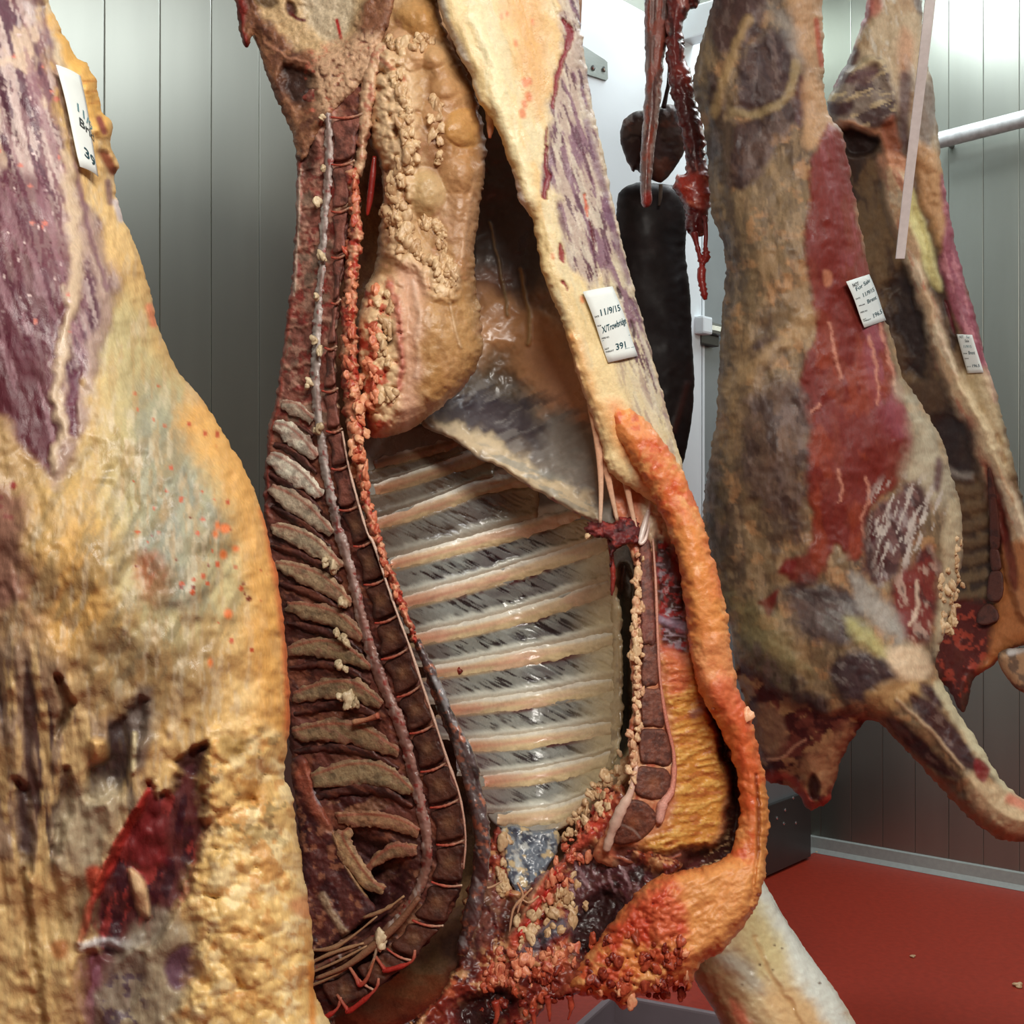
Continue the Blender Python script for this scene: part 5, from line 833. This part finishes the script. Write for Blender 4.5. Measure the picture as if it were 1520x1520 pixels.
p.noise((158, 88, 90), 10, .52, .7, .7, ang=80, st=7, seed=2, mask=sh*sst(460, 330, p.V)); p.noise((116, 40, 34), 40, .45, .65, .8, ang=80, st=2, seed=4, mask=sh); p.noise((146, 64, 42), 30, .52, .72, .8, ang=80, st=2, seed=6, mask=sh*sst(430, 560, p.V)); p.noise((150, 78, 90), 26, .5, .7, .7, ang=80, st=2, seed=1, mask=sh*p.mask([(1260, 380), (1320, 480), (1350, 640), (1320, 640), (1280, 520)], 20))
for i, pts in enumerate(([(1290, 500), (1300, 540), (1304, 600)], [(1305, 480), (1322, 540), (1330, 580)], [(1232, 480), (1242, 540), (1248, 560)], [(1245, 700), (1250, 730), (1244, 745)], [(1286, 710), (1290, 740), (1280, 770), (1284, 800)], [(1216, 600), (1202, 616)])): p.stroke(pts, [2, 2.5, 1.5], (206, 140, 116), 2, .8, .002, 3, 8, i)
p.fill([(1222, 402), (1234, 404), (1234, 422), (1224, 424)], (196, 130, 96), 3, .7)
p.fill([(1165, 830), (1186, 834), (1170, 850), (1156, 850)], (120, 30, 28), 4, .9, 0, 4); p.fill([(1125, 895), (1140, 888), (1158, 874), (1150, 900), (1140, 915), (1134, 900)], (112, 28, 26), 3, .9, 0, 3)
tm([(1112, 590), (1150, 565), (1192, 580), (1200, 640), (1190, 720), (1200, 800), (1180, 810), (1150, 760), (1110, 720), (1096, 660)], (96, 74, 66), 16, 12, .8); tm([(1115, 520), (1150, 500), (1160, 520), (1130, 560)], (88, 66, 54), 8, 6); tm([(1050, 700), (1070, 690), (1084, 780), (1086, 850), (1064, 840)], (92, 80, 62), 12, 8, .7)
p.stroke([(1065, 580), (1110, 550), (1160, 510), (1200, 470)], 12, (182, 150, 108), 10, .7, .004, 8); p.fill([(1330, 560), (1372, 610), (1400, 660), (1416, 720), (1380, 760), (1350, 740), (1344, 680), (1356, 640)], (196, 184, 156), 16, .85, .003, 10)
tm([(1290, 760), (1320, 740), (1350, 720), (1376, 740), (1360, 800), (1330, 850), (1300, 870), (1284, 830)], (112, 76, 76), 10, 8, .9, -.002, (176, 164, 160), 65); tm([(1284, 790), (1310, 780), (1316, 820), (1300, 860), (1286, 840)], (76, 30, 30), 8, 6)
p.noise((206, 196, 184), 6, .58, .7, .8, ang=110, st=5, seed=5, mask=p.mask([(1300, 720), (1400, 720), (1390, 800), (1330, 860), (1300, 840)], 14)); p.fill([(1390, 680), (1400, 690), (1394, 730), (1386, 720)], (96, 60, 66), 5, .85)
p.fill([(1408, 740), (1428, 760), (1428, 820), (1418, 900), (1400, 960), (1388, 960), (1398, 860), (1402, 790)], (206, 188, 152), 7, .9, .004, 5)
rd = tm([(1330, 860), (1360, 826), (1386, 810), (1394, 860), (1390, 920), (1362, 960), (1340, 940), (1326, 900)], (122, 36, 36), 8, 6, .9, -.003, (206, 180, 160), 70); p.stroke([(1360, 860), (1364, 900), (1352, 930)], 2.5, (222, 196, 170), 2, .8, .003, 4)
# shoulder and shank
tm([(1170, 870), (1210, 860), (1260, 880), (1280, 930), (1250, 960), (1200, 950), (1178, 910)], (92, 80, 82), 12, 10, .85, .002, (130, 126, 120), 30); p.fill([(1260, 850), (1300, 870), (1330, 910), (1340, 950), (1310, 930), (1270, 890)], (166, 160, 150), 10, .85, .003, 8); p.fill([(1066, 880), (1130, 900), (1170, 960), (1200, 1010), (1150, 990), (1100, 950)], (148, 136, 92), 20, .7, .003, 12); tm([(1100, 950), (1140, 970), (1190, 1010), (1180, 1040), (1130, 1010)], (86, 78, 66), 14, 10, .75); p.fill([(1254, 910), (1290, 930), (1330, 970), (1320, 990), (1270, 950)], (186, 178, 116), 10, .8, .003, 8)
tm([(1242, 980), (1290, 972), (1330, 990), (1336, 1010), (1300, 1040), (1260, 1046), (1240, 1020)], (72, 56, 62), 8, 8, .92, .003, (150, 142, 136), 40); tm([(1180, 1030), (1220, 1034), (1230, 1056), (1196, 1056)], (60, 40, 40), 8, 6); p.fill([(1318, 966), (1350, 956), (1376, 970), (1382, 1000), (1350, 1010), (1326, 996)], (224, 196, 160), 9, .95, .006, 5); p.fill([(1290, 1030), (1330, 1010), (1380, 1010), (1350, 1040), (1310, 1060)], (202, 162, 108), 9, .85, .003, 6)
for poly in ([(1352, 1030), (1390, 1050), (1440, 1110), (1456, 1140), (1446, 1150), (1410, 1124), (1370, 1076)], [(1312, 1066), (1350, 1080), (1400, 1130), (1424, 1156), (1396, 1150), (1350, 1110)], [(1366, 1016), (1392, 1026), (1398, 1050), (1380, 1044)]): tm(poly, (62, 30, 32), 5, 3, .95, -.004, (126, 100, 90), 45)
p.stroke([(1330, 1040), (1380, 1082), (1430, 1140)], 3, (186, 156, 122), 2, .8, .004, 2); p.stroke([(1396, 1020), (1440, 1090), (1490, 1160), (1530, 1196)], 9, (214, 202, 164), 6, .9, .003, 3); p.fill([(1440, 1150), (1500, 1180), (1550, 1210), (1540, 1240), (1500, 1240), (1450, 1210)], (212, 186, 146), 10, .85, .003, 5); p.stroke([(1500, 1186), (1530, 1200), (1540, 1220)], 8, (206, 116, 92), 5, .8); p.fill([(1450, 1126), (1470, 1140), (1462, 1164), (1448, 1150)], (122, 28, 30), 3, .9, 0, 3); p.stroke([(1300, 1076), (1380, 1150), (1450, 1215), (1500, 1242)], 6, (160, 112, 76), 5, .8)
# neck underneath
nk2 = p.fill([(1092, 985), (1130, 1010), (1180, 1046), (1230, 1060), (1290, 1062), (1260, 1120), (1240, 1190), (1200, 1205), (1130, 1160), (1100, 1060)], (112, 48, 40), 10, .9, -.02, 8); p.noise((64, 20, 22), 20, .45, .62, .9, seed=2, mask=nk2); p.noise((176, 134, 92), 20, .58, .7, .85, seed=5, mask=nk2); p.fill([(1120, 1050), (1160, 1060), (1165, 1110), (1130, 1120)], (150, 112, 86), 8, .8, .004, 8); p.fill([(1190, 1130), (1240, 1090), (1262, 1080), (1244, 1140), (1226, 1170), (1206, 1160)], (182, 134, 96), 10, .85, .006, 7); p.stroke([(1130, 1156), (1170, 1152), (1196, 1184), (1210, 1198), (1238, 1180)], 6, (176, 70, 54), 5, .85, .004, 4); p.fill([(1206, 1150), (1216, 1162), (1214, 1184), (1204, 1186), (1198, 1168)], (66, 34, 30), 3, .95, -.02, 2); p.stroke([(1140, 1130), (1170, 1120), (1196, 1100)], 2, (206, 150, 120), 2, .8, .004, 4)
p.disp(.012, 60, seed=3); p.disp(.002, 22, ang=80, st=4); p.disp(.0008, 8, ang=80, st=4); thp = p
p.build('carcass_wall', th, flesh('dry_fascia', rough=.55, bump=.42, scale=150, mott=.14, low=.25, streak=(1, 1, .5), spec=.35))
lobules(th, p, [(1392+rs.rand()*26, 840+rs.rand()*110, 3+5*rs.rand()) for _ in range(22)], fat_pale); lobules(th, p, [(1420+rs.randn()*3, y, 3+2.5*rs.rand()) for y in np.linspace(800, 900, 14)], fat_pale)
c3 = [(1256, 418), (1290, 407), (1316, 475), (1284, 486)]
paper_tag('white tag reading Not For Sale on the red muscle sheet', c3, thp.plane(c3), [('NOT', .12, .155, .075, .24, .02, ink2), ('For Sale', .16, .25, .075, .70, .10, ink), ('11/9/15', .30, .41, .08, .56, .06, ink), ('DATE', .04, .41, .03, .16, 0, ink2), ('Brent', .40, .56, .08, .46, .05, ink), ('FROM', .06, .56, .025, .22, 0, ink2), ('HIDE NO', .04, .70, .03, .26, 0, ink2), ('196.5', .42, .875, .085, .46, .05, ink), ('HOT', .04, .85, .025, .12, 0, ink2), ('WEIGHT', .04, .885, .025, .30, 0, ink2)], GT, .003)

# ------------------------------------------------------------------ fourth side at the right, its hollow inside showing
fo = thing('beef_side', (1.05, 3.35, .9), 'farthest side of beef at the right, dark hollow inside and pale flank strip', 'meat', GC)
D_f = TPS([(1290, -60, 3.30), (1370, -60, 3.28), (1230, 150, 3.34), (1380, 150, 3.28), (1260, 300, 3.46), (1330, 300, 3.36), (1300, 600, 3.5), (1420, 300, 3.32), (1440, 500, 3.30), (1400, 700, 3.46), (1480, 650, 3.3), (1430, 850, 3.5), (1540, 850, 3.32), (1420, 1030, 3.4)])
p = Patch([(1284, -70), (1286, 0), (1278, 40), (1262, 80), (1244, 118), (1228, 150), (1226, 180), (1190, 400), (1220, 700), (1300, 900), (1370, 1000), (1405, 1020), (1424, 1056), (1434, 1050), (1446, 1010), (1470, 990), (1500, 965), (1540, 950), (1580, 940), (1560, 880), (1540, 800), (1520, 745), (1508, 700), (1494, 640), (1478, 580), (1462, 530), (1450, 480), (1434, 420), (1422, 380), (1412, 330), (1404, 280), (1396, 235), (1390, 180), (1384, 120), (1372, 80), (1368, 0), (1366, -70)], D_f, 2.5, 24, .05, .10, rag=2, rsc=10, col=(96, 74, 56))
p.noise((64, 50, 44), 40, .4, .65, .85, ang=80, st=2); p.noise((134, 108, 76), 30, .56, .74, .7, ang=80, st=2, seed=3)
up = p.fill([(1280, -70), (1366, -70), (1370, 60), (1390, 160), (1396, 240), (1370, 250), (1350, 200), (1320, 130), (1280, 90), (1250, 120)], (206, 184, 150), 8, .95, .01, 6); p.noise((176, 142, 106), 20, .5, .7, .7, ang=75, st=3, seed=2, mask=up); p.noise((216, 208, 190), 12, .58, .72, .8, ang=75, st=4, seed=5, mask=up); p.stroke([(1288, 6), (1272, 40), (1256, 80), (1240, 120)], 8, (150, 84, 92), 5, .9, .004, 5); p.fill([(1248, 92), (1268, 70), (1276, 84), (1262, 110), (1240, 130)], (84, 54, 58), 5, .9, 0, 4); p.fill([(1284, -20), (1300, -20), (1310, 10), (1294, 24)], (206, 120, 106), 5, .7)
p.fill([(1340, 40), (1356, 60), (1352, 100), (1340, 120), (1332, 80)], (212, 156, 122), 8, .6); p.fill([(1352, -60), (1368, -40), (1368, 20), (1356, 0)], (110, 98, 96), 5, .8); p.fill([(1336, 110), (1352, 112), (1352, 150), (1344, 220), (1334, 170)], (112, 92, 94), 6, .85, -.004); p.fill([(1362, 124), (1386, 130), (1390, 180), (1376, 230), (1362, 200)], (130, 120, 112), 7, .8)
rump = p.fill([(1228, 148), (1256, 112), (1290, 86), (1312, 96), (1326, 126), (1330, 170), (1318, 186), (1280, 190), (1240, 180), (1228, 168)], (150, 136, 122), 6, .95, .02, 5); p.noise((82, 62, 62), 12, .5, .64, .9, ang=-20, st=3, seed=3, mask=rump); p.noise((212, 192, 150), 9, .58, .7, .8, ang=-18, st=4, seed=6, mask=rump); p.fill([(1252, 116), (1296, 96), (1302, 112), (1288, 128), (1260, 124)], (104, 72, 72), 5, .9, -.003, 4); p.fill([(1230, 154), (1264, 148), (1262, 166), (1236, 172)], (72, 44, 48), 5, .9, 0, 4)
p.fill([(1252, 196), (1276, 192), (1300, 206), (1302, 216), (1290, 228), (1262, 230), (1254, 216)], (44, 30, 28), 5, .96, -.03, 3); p.stroke([(1244, 186), (1268, 184), (1290, 196), (1310, 200), (1318, 240)], 5, (192, 140, 104), 4, .9, .008, 4); p.fill([(1306, 190), (1328, 170), (1336, 230), (1320, 250), (1308, 220)], (150, 84, 56), 6, .85, .004, 5)
p.fill([(1302, 236), (1330, 230), (1348, 250), (1342, 300), (1310, 260)], (208, 150, 114), 7, .9, .012, 6); fs = p.fill([(1316, 256), (1344, 262), (1350, 310), (1362, 350), (1372, 400), (1390, 470), (1410, 520), (1440, 590), (1466, 640), (1500, 720), (1520, 760), (1560, 900), (1540, 940), (1500, 880), (1470, 760), (1440, 660), (1410, 590), (1380, 510), (1354, 440), (1340, 370), (1320, 320)], (212, 178, 140), 7, .95, .03, 5); p.noise((190, 120, 96), 12, .56, .7, .7, ang=70, st=4, seed=3, mask=fs); p.noise((226, 212, 180), 14, .5, .7, .7, ang=70, st=3, seed=5, mask=fs); p.curds(9, .006, fs*sst(380, 300, p.V), 2)
p.fill([(1350, 280), (1362, 300), (1376, 340), (1392, 400), (1396, 430), (1384, 424), (1364, 370), (1348, 320)], (222, 214, 150), 5, .95, .006, 3); p.fill([(1362, 210), (1396, 230), (1404, 290), (1408, 360), (1396, 380), (1376, 320), (1360, 270)], (206, 160, 112), 8, .85, .006, 6); p.curds(8, .004, p.mask([(1380, 230), (1396, 240), (1400, 290), (1386, 300)], 5), 4)
pu = p.fill([(1396, 262), (1406, 280), (1424, 370), (1446, 460), (1464, 530), (1480, 590), (1470, 590), (1440, 520), (1412, 460), (1396, 390), (1400, 330)], (150, 82, 96), 5, .95, .004, 4); p.noise((188, 124, 130), 6, .55, .7, .8, ang=72, st=6, seed=2, mask=pu); p.fill([(1402, 448), (1408, 452), (1418, 490), (1414, 492)], (96, 24, 34), 2, .9, -.006); p.fill([(1478, 646), (1484, 650), (1492, 684), (1488, 690), (1480, 670)], (104, 26, 30), 2.5, .95, -.01)
p.fill([(1420, 560), (1470, 560), (1494, 660), (1500, 700), (1470, 690), (1440, 620)], (222, 202, 160), 10, .75, .004, 6)
p.fill([(1340, 400), (1370, 470), (1376, 560), (1350, 540), (1330, 480), (1320, 420)], (46, 36, 38), 12, .9, -.02, 10); p.fill([(1390, 620), (1440, 640), (1448, 700), (1400, 700)], (62, 54, 54), 10, .85, -.01, 8); p.stroke([(1396, 690), (1420, 704), (1442, 706)], 5, (168, 160, 150), 5, .8, .004, 4)
for k, y in enumerate(range(730, 905, 26)): p.stroke([(1422, y), (1446, y-2), (1462, y-8)], 7, (128, 104, 76), 4, .8, .006, 3, 8, k)
p.fill([(1462, 690), (1480, 720), (1496, 770), (1500, 820), (1484, 830), (1474, 780), (1464, 740)], (100, 34, 32), 5, .9, -.01, 4); nb = p.mask([(1400, 890), (1470, 900), (1480, 960), (1440, 1010), (1424, 1060), (1400, 1020), (1390, 940)], 10, 6); p.mix(nb*.9, (92, 24, 22)); p.noise((176, 70, 50), 9, .58, .7, .9, seed=3, mask=nb); p.fill([(1480, 830), (1530, 800), (1570, 900), (1560, 960), (1490, 980), (1450, 1010), (1470, 950)], (196, 124, 72), 8, .9, .012, 6)
p.fill([(1486, 760), (1500, 800), (1512, 850), (1506, 880), (1494, 850)], (110, 40, 32), 4, .85, -.006, 4); p.disp(.006, 40); p.disp(.002, 9); fop = p; p.build('carcass_wall', fo, MATS['dry_fascia'])
D_fb = lambda u, v: D_f(u, v)-.03
for i, q in enumerate(([(1466, 700), (1472, 698), (1482, 760), (1484, 812), (1470, 812), (1468, 760)], [(1470, 816), (1482, 816), (1486, 844), (1472, 846)], [(1470, 850), (1486, 848), (1490, 874), (1484, 892), (1466, 890), (1466, 866)], [(1452, 908), (1466, 896), (1480, 904), (1482, 920), (1464, 928), (1450, 924)])):
    pp = Patch(q, D_fb, 1.6, 4, .006, .02, rag=.6, col=(98, 56, 46)); pp.noise((66, 40, 36), 9, .5, .7, .7, seed=i); pp.build('breastbone_segment', fo, fl_cut)
pp = Patch([(1480, 975), (1500, 962), (1540, 970), (1560, 1010), (1530, 1030), (1500, 1014)], 3.3, 2, 14, .03, .05, rag=1, col=(176, 140, 104)); pp.noise((92, 76, 66), 16, .48, .66, .8); pp.stroke([(1500, 968), (1530, 960)], 5, (210, 206, 200), 3, .9); pp.build('fore_shank', fo, MATS['dry_fascia'])
c4 = [(1420, 496), (1443, 497), (1460, 553), (1436, 554)]
paper_tag('small white tag on the pale strip of the farthest side', c4, fop.plane(c4), [('NOT', .14, .10, .07, .25, 0, ink2), ('For', .58, .10, .07, .2, 0, ink3), ('Sale', .42, .20, .07, .26, 0, ink2), ('11/9/15', .2, .35, .07, .5, .02, ink3), ('Brent', .42, .52, .09, .4, .03, ink), ('FROM', .1, .51, .03, .22, 0, ink2), ('HIDE NO', .08, .64, .03, .26, 0, ink2), ('196.5', .38, .85, .07, .46, .02, ink), ('HOT WT', .08, .85, .03, .24, 0, ink2)], GT, .002)

# ------------------------------------------------------------------ offal between the sides, hanging in front of the door
fl_dark = flesh('dark_offal', rough=.55, bump=.12, scale=60, mott=.14, spec=.14)
fl_red = flesh('raw_red', rough=.34, bump=.45, scale=140, mott=.2, coat=.2)
t = thing('liver', (.30, 3.25, 1.6), 'long black brown liver hanging behind the flank strip', 'offal')
p = Patch([(916, 300), (922, 284), (936, 274), (952, 270), (975, 272), (1000, 276), (1012, 290), (1018, 320), (1018, 380), (1024, 430), (1027, 500), (1030, 560), (1028, 610), (1022, 650), (1012, 690), (990, 700), (960, 640), (936, 560), (920, 460), (915, 380)], 3.3, 3, 46, .05, .06, rag=1, col=(28, 20, 18)); p.noise((38, 28, 26), 40, .45, .7, .8); p.noise((26, 18, 18), 60, .5, .7, .8, seed=2); p.stroke([(1000, 640), (1012, 600), (1020, 570)], 4, (66, 34, 28), 4, .6, .004); p.disp(.003, 60); p.build('liver_lobe', t, fl_dark)
ptube('hanging_hole', [(981, 274), (980, 292), (978, 306)], 3.28, [3, 3, 2], t, fl_dark, seg=6, cols=[(86, 72, 60), (50, 38, 32)])
t = thing('offal_lump', (.36, 3.2, 2.4), 'round dark heart shaped lump above the black liver', 'offal')
p = Patch([(921, 195), (926, 178), (940, 166), (956, 164), (968, 168), (980, 158), (996, 155), (1010, 160), (1018, 178), (1020, 200), (1014, 228), (1002, 250), (986, 268), (976, 271), (955, 262), (945, 252), (940, 256), (932, 242), (924, 222)], 3.22, 2, 40, .06, .07, rag=1.2, col=(54, 36, 32)); p.noise((74, 56, 48), 22, .48, .7, .8); p.noise((96, 54, 40), 20, .6, .74, .6, seed=4); p.stroke([(926, 205), (945, 200), (954, 212), (950, 240)], 2, (36, 24, 22), 2, .8, -.003, 4); p.noise((150, 140, 136), 6, .62, .72, .6, seed=6, mask=p.mask([(922, 190), (950, 160), (1016, 155), (1018, 176), (980, 172), (940, 180)], 5)); p.disp(.005, 20); p.build('lump', t, fl_dark)
ptube('hanging_string', [(985, 160), (989, 140), (993, 118), (996, 60), (998, -40)], 3.22, [4, 3, 3, 3, 3], t, fl_dark, seg=6, cols=[(50, 34, 30), (60, 44, 40)])
t = thing('skirt_strip', (.31, 3.05, 2.1), 'long stringy brown strip of skirt hanging before the dark lump', 'offal')
p = Patch([(956, -70), (956, 0), (956, 50), (958, 110), (955, 170), (951, 230), (950, 280), (953, 304), (960, 308), (967, 302), (968, 270), (972, 220), (980, 160), (986, 90), (1000, 20), (1006, -70)], 3.05, 1.8, 13, .02, .03, rag=1.5, col=(122, 86, 78)); p.noise((92, 58, 54), 6, .46, .62, .9, ang=94, st=8); p.noise((170, 144, 134), 5, .56, .7, .8, ang=94, st=8, seed=4); p.noise((150, 70, 52), 8, .62, .74, .8, ang=94, st=4, seed=6); p.fill([(952, 290), (968, 284), (968, 310), (954, 310)], (150, 44, 36), 4, .9); p.h += .006*fbm(p.U, p.V, 7, 2, 94, 9, 2); p.build('strip', t, fl_red)
t = thing('pluck', (.46, 3.0, 1.8), 'red windpipe and gullet ending in a bloody dangling knot', 'offal')
p = Patch([(992, -70), (990, 0), (988, 60), (992, 120), (1002, 160), (1010, 200), (1018, 236), (1016, 258), (1004, 262), (1000, 280), (1010, 296), (1018, 320), (1018, 338), (1030, 350), (1042, 352), (1050, 330), (1056, 300), (1064, 290), (1056, 276), (1058, 254), (1048, 240), (1046, 200), (1038, 168), (1030, 136), (1026, 110), (1018, 90), (1014, 60), (1016, 30), (1026, 14), (1034, 10), (1040, -10), (1036, -70)], 3.0, 2, 22, .035, .05, rag=3, rsc=7, col=(110, 40, 36)); p.noise((70, 28, 28), 12, .46, .64, .9, ang=80, st=3); p.noise((170, 96, 84), 8, .58, .7, .8, ang=80, st=5, seed=3); kn = p.fill([(1000, 260), (1020, 252), (1058, 260), (1062, 296), (1050, 310), (1018, 300)], (168, 56, 42), 6, .9, .012, 5); p.noise((206, 110, 84), 9, .56, .7, .8, seed=5, mask=kn); p.fill([(1016, 305), (1050, 310), (1046, 345), (1024, 344)], (92, 18, 20), 6, .85, .004, 5); p.fill([(994, 130), (1010, 118), (1026, 140), (1040, 190), (1036, 220), (1020, 200)], (84, 32, 32), 6, .8); p.fill([(1000, 104), (1014, 96), (1030, 116), (1032, 132), (1020, 124), (1010, 110)], (142, 54, 46), 4, .9, .006, 4); p.stroke([(1040, 180), (1050, 230), (1058, 270)], 4, (186, 104, 90), 3, .7, .004, 4); p.disp(.003, 12); p.build('windpipe', t, fl_red)
for i, (pts, r) in enumerate((([(1030, 345), (1034, 362), (1038, 378), (1042, 392), (1041, 412), (1044, 430), (1047, 445)], [6, 3.5, 3, 6, 5, 6, 3]), ([(1046, 320), (1048, 345), (1047, 366), (1048, 380), (1042, 392)], [4, 4, 3, 7, 5]), ([(1028, 118), (1036, 120), (1044, 115)], [4, 3, 1]))):
    ptube('shred', pts, 2.99, r, t, fl_red, seg=8, cols=[(120, 28, 26), (164, 44, 36), (146, 34, 30)], jit=.3, seed=i)

# ------------------------------------------------------------------ white strap, wall pipe, tray, scraps
strap_m = plain('white_nylon', (246, 248, 246), rough=.45)
A = [W(np.array(float(u)), np.array(float(v)), np.array(d)) for u, v, d in ((1392, -120, 2.55), (1385, -40, 2.6), (1374, 60, 2.68), (1362, 160, 2.78), (1350, 260, 2.88), (1342, 330, 2.95), (1336, 384, 3.0))]
wdt = np.array([.5, .0, -.0]); bm = bmesh.new(); C = catmull(A, False, 4); rows = []
for i, q in enumerate(C):
    hw = .0105; rows.append([bm.verts.new(tuple(q+np.array([sx*hw, sy*.0022-.0, 0]))) for sx, sy in ((-1, -1), (1, -1), (1, 1), (-1, 1))])
for a, b in zip(rows[:-1], rows[1:]):
    for j in range(4): bm.faces.new((a[j], a[(j+1) % 4], b[(j+1) % 4], b[j]))
bm.faces.new(rows[0]); bm.faces.new(rows[-1]); bmesh.ops.recalc_face_normals(bm, faces=bm.faces[:])
o = bm_obj('hanging_strap', bm, None, strap_m); tag(o, 'white flat plastic strap hanging in front of the farthest side', 'strap')
q0 = hit(1372, 214, FR, .10); q1 = hit(1600, 156, FR, .10); o_, ex, ey, ez = FR
P0, P1 = (np.array(o_+ex*q[0]+ey*.10+ez*q[1]) for q in (q0, q1))
pr = thing('wall_pipe', tuple(P0), 'frosted grey steel pipe running along the right wall', 'pipe'); tube('pipe', [P0, P0*.7+P1*.3, P1], .030, pr, plain('frosted_pipe', (176, 180, 180), rough=.5, metal=.4, col2=(206, 210, 210), bump=.25, scale=40), seg=20)
for f in (.12, .9): qq = P0*(1-f)+P1*f; tube('pipe_bracket', [qq, qq*.5+(qq-np.array(ey)*.1)*.5, qq-np.array(ey)*.1], .010, pr, brushed, seg=8)

# pale plastic tray on the floor under the middle side, and scraps of fat
tr = thing('drip_tray', (.1, 2.9, 0), 'pale shallow plastic tray on the red floor under the middle side', 'tray')
fr = (Vector((.10, 2.35, 0)), Vector((.40, -.20, 0)).normalized(), Vector((.20, .40, 0)).normalized(), UP); tp = plain('tray_plastic', (132, 120, 126), rough=.45, bump=.04, scale=8)
box('tray_base', (-.3, .0, .003), (.42, .95, .03), tr, tp, .006, fr)
for lo_, hi_ in (((-.3, .0, .02), (-.28, .95, .10)), ((.40, .0, .02), (.42, .95, .10)), ((-.3, 0, .02), (.42, .02, .10)), ((-.3, .93, .02), (.42, .95, .10))): box('tray_wall', lo_, hi_, tr, tp, .006, fr)
for i, (u, v, r, lb) in enumerate(((1213, 1266, .009, 'tiny pale scrap on the floor by the far corner'), (1354, 1421, .008, 'tiny fat scrap in the middle of the open floor'), (1512, 1465, .013, 'small white scrap on the floor at the right edge'))):
    d = EYE/((v-760)/F); me = blob_mesh('fat_scrap', fat_pale, i); o = bpy.data.objects.new('fat_scrap', me); o.location = W(np.array(float(u)), np.array(float(v)), np.array(d)); o.location.z = r*.45; o.scale = (r, r, r*.5); link(o); tag(o, lb, 'scrap', 'scraps of fat on the red floor')
